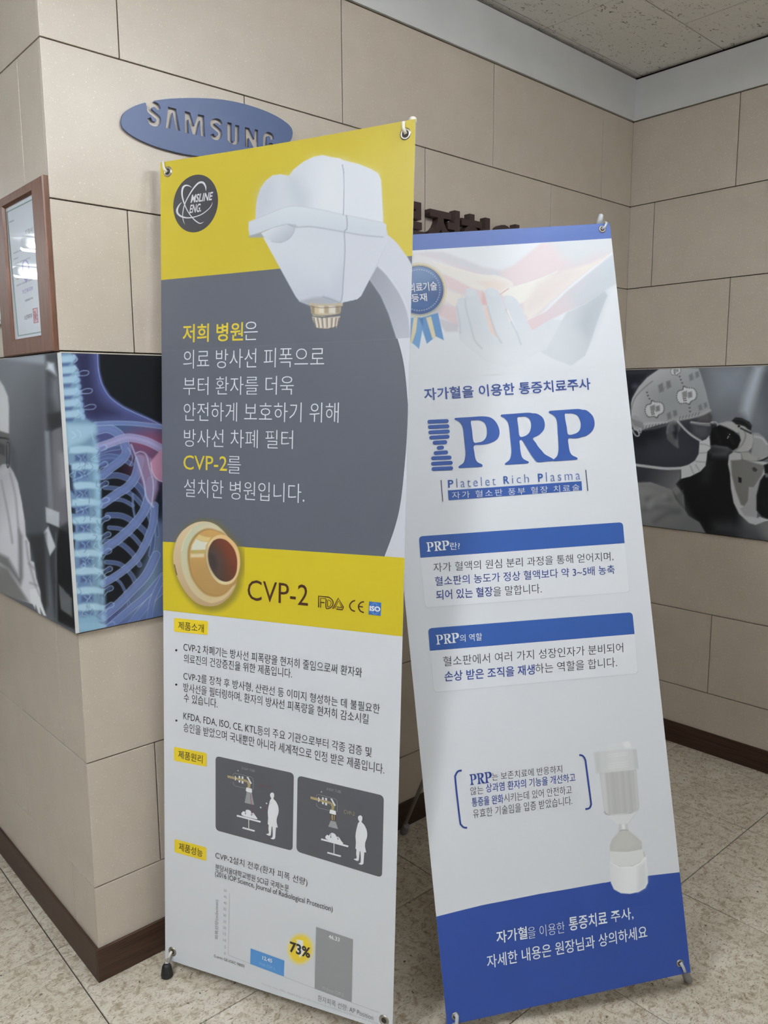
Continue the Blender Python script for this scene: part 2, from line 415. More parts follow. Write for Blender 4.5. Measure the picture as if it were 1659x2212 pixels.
# white bulkhead band under the ceiling: leans a little into the room at its top
def band(name, pts, par=None):
    """pts: profile corners swept between two ends"""
    vs = [W3(*p) for p in pts]; n = len(vs)//2
    fs = [tuple(range(n-1, -1, -1)), tuple(range(n, 2*n))]+[(i, (i+1) % n, n+(i+1) % n, n+i) for i in range(n)]
    o = put(name, mesh(name, vs, fs), M_white, par)
    bm = bmesh.new(); bm.from_mesh(o.data); bmesh.ops.recalc_face_normals(bm, faces=bm.faces); bm.to_mesh(o.data); bm.free()
    return tag(o, kind='structure')
def prof(t): return [(0.0, 7.005), (-0.025, 7.005), (-0.06, 7.462), (0.0, 7.462)]
pb = prof(0)
band('trim_1', [(0.0, y, z) for y, z in pb]+[(XR+y, y, z) for y, z in pb])
band('trim_2', [(XR+y, y, z) for y, z in pb]+[(XR+y, YB, z) for y, z in pb])
band('trim_3', [(y, 0.0, z) for y, z in pb]+[(y, YF, z) for y, z in pb])
# ceiling tiles (one by one near the corner, plain board beyond)
def tile_row(parent, y0, y1, off, x_from, x_to):
    xs = sorted({x_from, x_to} | {5.265+off+2.0*i for i in range(-12, 6) if x_from < 5.265+off+2.0*i < x_to})
    for a, b in zip(xs[:-1], xs[1:]):
        cbox('ceiling_tile', (a+0.006, y0+0.006, ZC), (b-0.006, y1-0.006, ZC+0.03), M_ceil, parent, 0.003)
tile_row(ceiling, -0.105, 0.0, 0.0, 0.0, XR)
yy = -0.105
for i in range(9):
    tile_row(ceiling, yy-1.0, yy, 0.0 if i % 2 == 0 else 1.0, -3.0, XR); yy -= 1.0
# floor tiles
TS = 1.488; rot = math.radians(-0.75)
bmt = bmesh.new(); add_box(bmt, (0.0015, 0.0015, -0.012*H), (TS*H-0.0015, TS*H-0.0015, 0), 0.0006); tile_me = bm_mesh('floor_tile', bmt); tile_me.materials.append(M_floor)
O0 = W3(2.84, -0.935, ZF)
for i in range(-7, 3):
    for j in range(-7, 6):
        lx, ly = i*TS*H, j*TS*H
        x = O0.x+lx*math.cos(rot)-ly*math.sin(rot); y = O0.y+lx*math.sin(rot)+ly*math.cos(rot)
        if x > -0.02 and y > 0.02: continue
        if x > XR*H-0.02: continue
        o = bpy.data.objects.new('floor_tile', tile_me); COL.objects.link(o); o.parent = floor
        o.location = (x, y, 0.0002*((i*3+j*5) % 2)-0.0003); o.rotation_euler = (0, 0, rot)
# ceiling light fixtures (out of the frame, seen only in the glass of the certificate)
def tube_mat(p):
    m = mat('fluorescent_tube_glow_%d' % round(p*100), (1, 1, 1), 0.5)
    bsdf(m).inputs['Emission Color'].default_value = (0.905, 0.955, 1.0, 1); bsdf(m).inputs['Emission Strength'].default_value = TUBE_POWER*p; return m
M_fix = mat('fixture_white_enamel', (0.8, 0.8, 0.8), 0.4)
def fixture(x, y, p, lab):
    e = empty('ceiling_light', W3(x, y, ZC)); tag(e, lab, 'ceiling light', 'fluorescent ceiling lights of the lobby')
    cbox('housing', (x-2.0, y-0.16, ZC-0.24), (x+2.0, y+0.16, ZC), M_fix, e, 0.03)
    for s in (-1, 1):
        cbox('tube', (x-1.95, y+s*0.26-0.06, ZC-0.27), (x+1.95, y+s*0.26+0.06, ZC-0.15), tube_mat(p), e, 0.03)
for k, (x, y, p) in enumerate(FIXTURES):
    fixture(x, y, p, 'white twin tube fluorescent ceiling light of the lobby')
# ================================================================== banner 1 (yellow and grey)
M_vcol = vcol_mat('printed_vinyl_picture', 0.42, 0.45)
M_steel = mat('grommet_steel', (0.42, 0.39, 0.35), 0.32, 0.9)
M_hook = mat('cream_plastic_hook', (0.74, 0.71, 0.62), 0.4)
M_hookg = mat('grey_plastic_hook', (0.50, 0.52, 0.54), 0.35)
M_rod = mat('grey_fibreglass_rod', (0.34, 0.33, 0.32), 0.45)
M_rubber = mat('black_rubber_foot', (0.012, 0.013, 0.014), 0.5)
M_greyfoot = mat('grey_plastic_foot', (0.23, 0.23, 0.235), 0.45)
M_sheet = mat('white_banner_vinyl', tuple(WHITE), 0.42, 0, 0.45)
def grommet(sh, u, v, R, parent):
    vs = []; fs = []; n = 24; prof_ = [(R*0.52, -0.0012), (R*0.52, 0.0014), (R*0.70, 0.0024), (R*0.9, 0.0018), (R, 0.0004), (R, -0.0012)]
    c = sh.pos(np.array([u]), np.array([v]))[0]
    for i in range(n):
        a = 2*math.pi*i/n
        for r, z in prof_: vs.append(c+(sh.ex*math.cos(a)+sh.ey*math.sin(a))*r+sh.N*z)
    k = len(prof_)
    for i in range(n):
        for j in range(k): fs.append((i*k+j, i*k+(j+1) % k, ((i+1) % n)*k+(j+1) % k, ((i+1) % n)*k+j))
    me = mesh('grommet', vs, fs)
    for p in me.polygons: p.use_smooth = True
    g = put('grommet', me, M_steel, parent)
    n2 = 16; hole = [c+(sh.ex*math.cos(2*math.pi*i/n2)+sh.ey*math.sin(2*math.pi*i/n2))*R*0.53+sh.N*0.0010 for i in range(n2)]
    put('grommet_hole', mesh('grommet_hole', hole, [tuple(range(n2))]), mat('hole_shadow', (0.05, 0.045, 0.04), 0.7), g)
    return g
def quadp(sh, name, crop, pts, m, parent, off=0.0002): return poly_print(sh, name, crop, [pts], m, parent, off)

K1 = [(0.428, -0.229, -0.682), (1.173, -2.046, -0.597), (0.762, -0.100, 5.341), (1.510, -1.935, 5.345)]
def bow1(a, b): return -0.006*np.exp(-((np.asarray(b)-1.0)/0.022)**2)*np.sin(np.pi*np.clip(a, 0, 1))
S1 = Sheet(*[W3(*k) for k in K1], bow=bow1)
S1.slope = [(0, -0.034), (0.28, -0.034), (0.55, -0.018), (0.9, -0.010), (1.2, -0.012), (1.45, -0.020)]
B1 = empty('banner_stand', W3(0.95, -1.1, ZF))
tag(B1, 'tall yellow and grey banner stand with the white scanner head picture, at left', 'banner')
sheet1 = S1.grid('banner_sheet', 0, S1.w, 0, S1.h, 24, 200, 0, M_sheet, B1, None, 0.0008)
WU, WM, WL = (236, 239, 244), (216, 220, 230), (197, 201, 213)
P0 = (0, 0, 1)
def band1(name, px_lt, px_rt, px_rb, px_lb, col, ref):   # full width strip
    (u, v) = S1.uv([px_lt[0], px_rt[0], px_rb[0], px_lb[0]], [px_lt[1], px_rt[1], px_rb[1], px_lb[1]])
    vt = (v[0]+v[1])/2; vb = (v[2]+v[3])/2
    return S1.grid(name, 0, S1.w, vb, vt, 24, max(4, int((vt-vb)*60)), 0.0003, ink(col, ref, 0.4), sheet1), vt, vb
YEL = (208, 188, 52)
# lower yellow band and grey field
_, vy1, vy0 = band1('yellow_band', (351.8, 1165.8), (871.6, 1209.7), (867.3, 1380.2), (351.8, 1313.3), (199, 181, 42), (208, 212, 222))
arc = T((340, 640, 2.9625), [(1430, 0), (1520, 220), (1575, 420), (1600, 640), (1603, 760), (1590, 1000), (1560, 1300), (1520, 1481)])
arc = np.concatenate([arc, [(829.5, 1205.3)]])
# upper artwork as one computed picture
_, vtop = S1.uv([600, 600], [700, 320]); vcut = S1.uv([600], [745])[1][0]
vgy = float(np.mean(S1.uv([348, 604.7, 891], [602, 580.7, 554])[1]))
DV = (540, 200, 4.0975)
cv = Canvas(S1, 0, S1.w, vcut, S1.h, 1.5, YEL, DV)
U_, V_ = S1.uv(cv.X, cv.Y)
cv.C[:] = np.array((210, 190, 56)); cv.C[V_ < vgy] = recol((92, 96, 108), WM, WU)
arc_s = smooth(arc, 8)
# white arm of the machine
outer = T(DV, [(1100, 1130), (1210, 1250), (1300, 1330), (1390, 1450), (1437, 1530), (1500, 1640), (1600, 2500)])
inner_dn = arc_s[(arc_s[:, 1] < 760)]
inner_top = T(DV, [(1000, 1500), (1060, 1655), (1160, 1800), (1230, 1960), (1310, 2212), (1340, 2330)])
cv.fill(np.concatenate([outer, inner_top[::-1]]), (214, 217, 227), 1.2, crop=P0)
cv.fill([(1130, 1530), (1220, 1620), (1330, 1780), (1400, 1950), (1440, 2212), (1450, 2400), (1340, 2400), (1310, 2212), (1230, 1960), (1160, 1800), (1060, 1655)], lg(DV, (1100, 1560), (158, 161, 173), (1400, 2212), (196, 199, 211)), 5, sm=0)
cv.line([(1130, 1530), (1220, 1620), (1330, 1780), (1400, 1950), (1432, 2212), (1440, 2400)], 14, (226, 229, 237), 3, 0.8)
# lower head
low = [(98, 1245), (340, 1150), (600, 1150), (1207, 1200), (1230, 1290), (1130, 1530), (1060, 1655), (985, 1800), (950, 1830), (830, 1858), (720, 1880), (520, 1880), (440, 1850), (405, 1805), (270, 1560)]
cv.fill(low, lg(DV, (300, 1250), (221, 225, 232), (700, 1850), (205, 209, 221)), 1.3)
cv.fill([(840, 1245), (1207, 1262), (1230, 1290), (1060, 1655), (985, 1800), (950, 1830), (815, 1858), (830, 1500)], (216, 219, 228), 1.5)
cv.fill([(440, 1846), (560, 1815), (650, 1805), (700, 1815), (800, 1856), (720, 1882), (520, 1882)], (172, 175, 186), 9, 0.8)
cv.fill([(330, 1330), (820, 1300), (830, 1500), (700, 1700), (480, 1600)], (226, 229, 236), 60, 0.5)
# upper head
up = [(50, 1125), (52, 1040), (62, 950), (92, 850), (140, 780), (200, 732), (270, 722), (345, 738), (385, 680), (470, 610), (560, 565), (640, 550), (720, 570), (790, 580), (830, 600), (960, 632), (1080, 680), (1140, 720), (1162, 775), (1170, 900), (1180, 1100), (1182, 1260), (600, 1180), (60, 1200)]
cv.fill(up, lg(DV, (100, 900), (212, 217, 226), (700, 1000), (231, 235, 241)), 1.6)
cv.fill([(345, 745), (420, 760), (520, 900), (520, 1060), (380, 1000), (330, 850)], (203, 210, 219), 40, 0.75)
cv.fill([(560, 600), (800, 620), (820, 1060), (600, 1050)], (236, 240, 245), 60, 0.7)
cv.fill([(850, 620), (1120, 720), (1160, 1120), (860, 1080)], (231, 234, 242), 40, 0.7)
cv.fill([(60, 900), (140, 800), (200, 800), (180, 1000), (80, 1080)], (203, 208, 218), 30, 0.6)
# brim
br = [(-10, 1145), (120, 1090), (300, 1020), (400, 1005), (600, 1030), (840, 1082), (1000, 1110), (1180, 1150), (1208, 1170), (1210, 1185), (1207, 1250), (1180, 1278), (1000, 1262), (850, 1235), (700, 1215), (480, 1185), (400, 1178), (340, 1165), (200, 1200), (0, 1278), (-12, 1210)]
cv.fill(br, lg(DV, (400, 1010), (226, 232, 238), (400, 1200), (213, 219, 228)), 1.3)
cv.line([(0, 1280), (200, 1203), (340, 1168), (400, 1192), (560, 1190), (840, 1236), (1000, 1264), (1180, 1280)], 9, (160, 166, 178), 3.2, 0.75)
cv.line([(-10, 1148), (120, 1092), (300, 1022), (400, 1006), (600, 1032), (840, 1084), (1180, 1152)], 5, (196, 203, 212), 3, 0.8)
cv.fill([(-12, 1270), (60, 1250), (100, 1243), (130, 1282), (60, 1285), (0, 1282)], (160, 165, 178), 3, 0.9)
cv.fill([(330, 1168), (400, 1170), (420, 1185), (350, 1190)], (176, 181, 192), 5, 0.9)
# handle
cv.fill([(100, 1245), (140, 1290), (200, 1316), (270, 1328), (340, 1300), (385, 1245), (398, 1197), (370, 1188), (330, 1168), (200, 1200)], lg(DV, (200, 1200), (222, 227, 234), (300, 1325), (190, 196, 207)), 1.3)
cv.line([(190, 1318), (270, 1328), (340, 1300), (385, 1245), (398, 1197)], 6, (168, 174, 186), 2, 0.8)
# seams
cv.line([(818, 640), (832, 720), (834, 900), (829, 1082)], 8, (158, 165, 178), 1.4)
cv.line([(838, 720), (840, 1080)], 6, (240, 243, 247), 1.5, 0.8)
cv.line([(855, 1088), (862, 1150), (858, 1210), (838, 1236), (842, 1400), (828, 1640), (818, 1800), (798, 1858), (740, 1838), (650, 1808)], 9, (164, 169, 181), 1.6)
# brass nozzle
NG = lambda a, b: lg(DV, a, (236, 228, 208), b, (138, 121, 98))
cv.fill([(524, 1858), (600, 1868), (720, 1870), (824, 1860), (822, 1892), (808, 1895), (804, 1940), (790, 1962), (640, 1985), (560, 1975), (545, 1955), (538, 1900), (528, 1890)], (196, 184, 160), 1.2)
for (xa, xb, c) in [(545, 575, (150, 134, 108)), (575, 610, (214, 196, 160)), (610, 660, (235, 228, 210)), (660, 700, (176, 158, 128)), (700, 760, (226, 222, 212)), (760, 800, (158, 142, 120))]:
    cv.fill([(xa, 1888), (xb, 1892), (xb, 1958), (xa, 1952)], c, 4, 0.9)
cv.line([(528, 1890), (640, 1906), (822, 1893)], 6, (110, 96, 80), 1.4, 0.8); cv.line([(548, 1958), (640, 1976), (792, 1960)], 5, (104, 92, 78), 1.4, 0.8)
cv.fill([(552, 1982), (640, 1998), (800, 1978), (792, 2005), (775, 2068), (690, 2090), (610, 2088), (582, 2080), (570, 2040), (556, 2010)], (200, 188, 172), 1.2)
for k, xx in enumerate([566, 600, 640, 684, 728, 764, 786]):
    xb = 585+(xx-566)*0.86
    cv.line([(xx, 1998), (xb, 2078)], 9, (110, 98, 86), 1.8, 0.85, 0)
    if k < 6: cv.line([(xx+16, 2000), (xb+14, 2076)], 13, (238, 232, 222), 2.2, 0.8, 0)
cv.line([(582, 2082), (640, 2091), (700, 2090), (775, 2070)], 5, (96, 84, 74), 1.4, 0.9)
# the finished picture is laid over the upper part of the sheet
cv.build('machine_picture', 0.0006, M_vcol, sheet1, WU)
# grey field below the picture, bounded by the arc; pale arm strip beyond it
uL, vL = S1.uv([351.8], [1165.8]);
arcd = arc_s[arc_s[:, 1] > 690]; ua, va = S1.uv(arcd[:, 0], arcd[:, 1])
def uvprint(sh, name, uvs, m, parent, off):
    cu = bpy.data.curves.new(name, 'CURVE'); cu.dimensions = '2D'; cu.fill_mode = 'BOTH'
    sp = cu.splines.new('POLY'); sp.points.add(len(uvs)-1); sp.use_cyclic_u = True
    for i, (a, b) in enumerate(uvs): sp.points[i].co = (a*100, b*100, 0, 1)
    return curve_print(sh, name, cu, m, parent, off, np.eye(3)/100)
k_ = va > vy1
pts = [(0, vy1), (float(ua[k_][-1]), vy1)]+[(float(a), float(b)) for a, b in zip(ua[k_][::-1], va[k_][::-1]) if b < vcut]+[(float(np.interp(vcut, va[::-1], ua[::-1])), vcut), (0, vcut)]
uvprint(S1, 'grey_field', pts, ink((92, 96, 108), WM, 0.4), sheet1, 0.0004)
t1 = [ink((218, 222, 232), WM, 0.4, 'white_ink'), ink((212, 192, 60), WM, 0.4, 'yellow_ink'), ink((38, 36, 40), WL, 0.4, 'black_ink')]
arm = [(float(ua[k_][-1]), vy1), (S1.w, vy1), (S1.w, vcut)]+[(float(np.interp(vcut, va[::-1], ua[::-1])), vcut)]+[(float(a), float(b)) for a, b in zip(ua[k_], va[k_]) if b < vcut]
uvprint(S1, 'pale_arm_edge', arm, ink((203, 206, 219), WM, 0.4), sheet1, 0.0004)
# logo disc
LF = (330, 330, 9.76)
cu_, cv_ = S1.uv(*T(LF, (903, 1073))); rr_ = [np.hypot(*(np.array(S1.uv(*T(LF, p)))-(cu_, cv_))) for p in ((1374, 1033), (432, 1085))]
R_ = float(np.mean(rr_))
disc = uvprint(S1, 'logo_disc', [(cu_+R_*math.cos(a), cv_+R_*math.sin(a)) for a in np.linspace(0, 2*math.pi, 49)[:-1]], ink((72, 72, 76), WU, 0.4), sheet1, 0.0009)
w_logo = ink((226, 226, 232), WU, 0.4, 'white_ink')
for pl, w in ([(830, 738), (770, 700), (700, 692), (645, 735), (625, 830), (635, 950), (685, 1110), (760, 1260), (860, 1390), (940, 1460), (1010, 1492), (1085, 1460)], [2, 22, 34, 40, 34, 30, 22, 18, 22, 24, 20, 2]), \
             ([(1128, 812), (1120, 720), (1075, 640), (1010, 625), (940, 665), (850, 775), (770, 905), (700, 1040), (655, 1180), (638, 1320), (650, 1430), (688, 1518)], [2, 30, 42, 40, 34, 26, 22, 20, 18, 16, 14, 2]), \
             ([(620, 1045), (560, 1115), (520, 1210), (540, 1290), (620, 1350), (740, 1375), (880, 1358), (1040, 1300), (1180, 1195), (1245, 1110), (1265, 1042)], [2, 26, 42, 40, 34, 26, 20, 18, 16, 12, 2]):
    P = smooth(pl, 6); W = np.interp(np.linspace(0, 1, len(P)), np.linspace(0, 1, len(w)), w)
    poly_print(S1, 'logo_swoosh', LF, [ribbon(P, W)], w_logo, sheet1, 0.0012)
text(S1, LF, 'MSLINE', (803, 1064), (1250, 1004), (836, 886), w_logo, sheet1, 0.0013, 0.022, snap=False)
text(S1, LF, 'ENG.', (778, 1282), (1022, 1248), (806, 1100), w_logo, sheet1, 0.0013, 0.022, snap=False)
# headline
BT = (340, 640, 2.9625)
wi, yi, ki = t1
for s, a, b, c, m_, wt in [
    ('저희 병원', (163, 297), (550, 286), (165, 181), yi, 0.014), ('은', (555, 283), (643, 278), (557, 166), wi, -0.010),
    ('의료 방사선 피폭으로', (167, 464), (1068, 452), (170, 345), wi, -0.010),
    ('부터 환자를 더욱', (167, 632), (873, 630), (170, 518), wi, -0.010),
    ('안전하게 보호하기 위해', (170, 798), (1160, 810), (172, 680), wi, -0.010),
    ('방사선 차폐 필터', (172, 962), (868, 978), (175, 850), wi, -0.010),
    ('CVP-2', (168, 1110), (447, 1118), (170, 1018), yi, 0.004), ('를', (450, 1133), (535, 1135), (452, 1023), wi, -0.010),
    ('설치한 병원입니다.', (172, 1283), (942, 1325), (178, 1168), wi, -0.010)]:
    text(S1, BT, s, a, b, c, m_, sheet1, 0.0010, wt)
CC = (340, 1100, 2.9625)
brown = ink((72, 44, 34), (208, 212, 222), 0.4, 'brown_ink')
text(S1, CC, 'CVP-2', (578, 580), (965, 620), (580, 450), brown, sheet1, 0.0010, -0.002)
def tagbox(crop, q, s, a, b, c):
    poly_print(S1, 'yellow_tag', crop, [rrect(*q, 0.05)], ink((214, 190, 45), WL, 0.4, 'tag_yellow'), sheet1, 0.0005)
    text(S1, crop, s, a, b, c, ki, sheet1, 0.0010, 0.0)
tagbox(CC, [(107, 695), (325, 717), (323, 805), (107, 783)], '제품소개', (135, 773), (298, 785), (137, 721))
for p in [(122, 902), (122, 1122), (123, 1352)]:
    poly_print(S1, 'bullet', CC, [[(p[0]+7*math.cos(a), p[1]+7*math.sin(a)) for a in np.linspace(0, 6.28, 13)[:-1]]], ki, sheet1, 0.0008)
for s, a, b, c in [
    ('CVP-2 차폐기는 방사선 피폭량을 현저히 줄임으로써 환자와', (168, 908), (1310, 1078), (168, 850)),
    ('의료진의 건강증진을 위한 제품입니다.', (170, 982), (862, 1082), (170, 925)),
    ('CVP-2를 장착 후 방사형, 산란선 등 이미지 형성하는 데 불필요한', (168, 1094), (1423, 1312), (168, 1036)),
    ('방사선을 필터링하며, 환자의 방사선 피폭량을 현저히 감소시킬', (168, 1168), (1350, 1378), (168, 1108)),
    ('수 있습니다.', (170, 1238), (386, 1268), (170, 1180)),
    ('KFDA, FDA, ISO, CE, KTL등의 주요 기관으로부터 각종 검증 및', (168, 1350), (1370, 1590), (168, 1291)),
    ('승인을 받았으며 국내뿐만 아니라 세계적으로 인정 받은 제품입니다.', (168, 1422), (1452, 1697), (168, 1362))]:
    text(S1, CC, s, a, b, c, ki, sheet1, 0.0010, -0.004)
# certification marks (traced strokes)
C6 = (520, 1220, 5.027)
def stroke(sh, crop, pts, w, m, par, name='printed_mark', sm=0, off=0.0010): return poly_print(sh, name, crop, [ribbon(pts, w, sm)], m, par, off)
for pts_, w in [([(848, 462), (848, 340), (960, 352)], 13), ([(870, 466), (870, 362), (930, 370)], 8), ([(870, 408), (912, 412)], 12),
                ([(930, 372), (930, 470), (975, 466), (1000, 440), (1005, 405), (990, 375), (960, 352)], 11), ([(945, 385), (945, 455)], 8), ([(945, 455), (970, 450), (985, 425), (982, 395), (950, 380)], 7),
                ([(1002, 478), (1062, 362), (1118, 462), (1105, 488), (1040, 480)], 12), ([(1022, 474), (1064, 392), (1098, 460)], 8), ([(1045, 458), (1108, 466)], 8),
                ([(1246, 388), (1215, 398), (1190, 428), (1188, 460), (1210, 492), (1244, 505)], 14), ([(1342, 402), (1310, 408), (1285, 436), (1283, 468), (1305, 504), (1340, 518)], 14), ([(1286, 452), (1330, 458)], 13)]:
    stroke(S1, C6, pts_, w, brown, sheet1, sm=5 if len(pts_) > 5 else 0)
poly_print(S1, 'iso_mark', C6, [[(1396, 398), (1528, 412), (1522, 555), (1390, 538)]], ink((55, 105, 178), (208, 212, 222), 0.4, 'mark_blue'), sheet1, 0.0008)
pale = ink((140, 170, 212), (208, 212, 222), 0.4, 'mark_pale')
t_ = np.linspace(0, 2*math.pi, 33)
for rx, ry in ((46, 60), (22, 60), (46, 22)):
    poly_print(S1, 'iso_mark', C6, [ribbon(np.stack([1459+rx*np.cos(t_), 477+ry*np.sin(t_)+0.1*rx*np.cos(t_)], -1), 3)], pale, sheet1, 0.0010)
text(S1, C6, 'ISO', (1402, 500), (1518, 510), (1404, 445), ink((235, 238, 243), (208, 212, 222), 0.4, 'mark_white'), sheet1, 0.0013, 0.035)
# brass ring picture
RG = (360, 1120, 9.217)
lo = S1.uv(*T(RG, (60, 1830))); hi = S1.uv(*T(RG, (1560, 20)))
cr = Canvas(S1, float(lo[0]), float(hi[0]), float(lo[1]), float(hi[1]), 1.2, recol((199, 181, 42), (208, 212, 222), (210, 214, 224)), RG)
U_, V_ = S1.uv(cr.X, cr.Y); cr.C[V_ > vy1] = recol((92, 96, 108), WM, (210, 214, 224)); cr.C[V_ < vy0] = (210, 214, 224)
ring = [(135, 800), (150, 620), (200, 430), (300, 270), (430, 160), (540, 100), (640, 68), (760, 58), (880, 78), (1010, 140), (1140, 260), (1250, 390), (1370, 500), (1440, 660), (1467, 850), (1455, 1010), (1410, 1180), (1390, 1310), (1300, 1500), (1190, 1620), (1060, 1710), (900, 1748), (740, 1735), (600, 1680), (470, 1570), (350, 1420), (240, 1220), (160, 1000)]
rp = np.array(ring, float); cr.fill((rp-(800, 900))*1.09+(840, 930), (108, 98, 50), 17, 0.62, 3)
cr.fill(ring, lg(RG, (300, 200), (206, 184, 150), (700, 1700), (176, 150, 118)), 1.3, 1, 4)
cr.fill([(290, 700), (330, 480), (430, 290), (560, 160), (700, 95), (820, 85), (950, 120), (1100, 230), (1230, 390), (1380, 700), (1400, 1200), (1290, 1450), (1150, 1600), (980, 1670), (860, 1680), (700, 1610), (540, 1480), (400, 1260), (310, 1000)], lg(RG, (300, 500), (186, 190, 166), (1000, 1650), (200, 180, 142)), 3, 1, 4)
cr.fill([(560, 250), (800, 110), (1000, 170), (1180, 350), (900, 250), (700, 260)], (200, 190, 162), 10, 0.9, 4)
cr.line([(300, 640), (370, 400), (500, 220)], 14, (214, 206, 170), 3, 0.8)
inner = [(458, 720), (480, 560), (560, 400), (660, 300), (780, 238), (900, 230), (1030, 270), (1180, 350), (1300, 600), (1400, 1180), (1300, 1330), (1180, 1460), (1040, 1520), (900, 1510), (760, 1450), (620, 1300), (520, 1120), (470, 900)]
cr.fill((np.array(inner, float)-(900, 900))*1.05+(885, 905), (150, 112, 56), 6, 0.85, 4)
cr.fill(inner, lg(RG, (600, 400), (190, 150, 92), (900, 1450), (168, 134, 84)), 1.3, 1, 4)
cr.fill([(648, 318), (760, 360), (890, 378), (840, 462), (700, 450), (585, 405)], (205, 185, 128), 3, 1)
cr.fill([(585, 408), (700, 455), (832, 470), (790, 540), (780, 622), (640, 630), (490, 632), (510, 530)], (204, 206, 192), 3, 1)
cr.fill([(488, 640), (775, 636), (772, 700), (482, 700)], (176, 158, 98), 4, 1)
cr.fill([(482, 705), (750, 700), (750, 770), (482, 778)], (206, 196, 164), 5, 1)
cr.fill([(560, 900), (800, 950), (900, 1150), (1050, 1290), (900, 1480), (700, 1350), (560, 1150)], (170, 138, 88), 40, 0.8)
rim = [(785, 700), (810, 560), (880, 430), (980, 350), (1090, 325), (1200, 350), (1310, 440), (1400, 560), (1450, 700), (1465, 880), (1440, 1040), (1390, 1180), (1310, 1280), (1200, 1318), (1080, 1300), (980, 1230), (880, 1090), (810, 900)]
cr.fill(rim, lg(RG, (800, 900), (208, 196, 160), (1400, 500), (214, 176, 124)), 1.4, 1, 4)
bore = [(832, 700), (860, 560), (930, 450), (1020, 405), (1100, 402), (1200, 440), (1300, 540), (1370, 660), (1405, 800), (1410, 940), (1390, 1080), (1330, 1190), (1240, 1250), (1150, 1255), (1050, 1215), (950, 1110), (870, 960), (838, 830)]
cr.fill(bore, lg(RG, (860, 900), (66, 54, 50), (1300, 700), (112, 60, 42)), 1.5, 1, 4)
cr.fill([(850, 640), (940, 600), (1060, 640), (1130, 800), (1140, 1000), (1110, 1140), (1020, 1150), (900, 1000), (845, 800)], (78, 66, 62), 22, 0.85, 4)
cr.fill([(870, 720), (960, 740), (1000, 900), (960, 1020), (880, 900)], (54, 50, 52), 14, 0.7, 4)
cr.line([(160, 920), (178, 1010), (208, 1122)], 14, (60, 34, 24), 1.2, 1)
cr.build('brass_ring_picture', 0.0008, M_vcol, sheet1, (210, 214, 224))
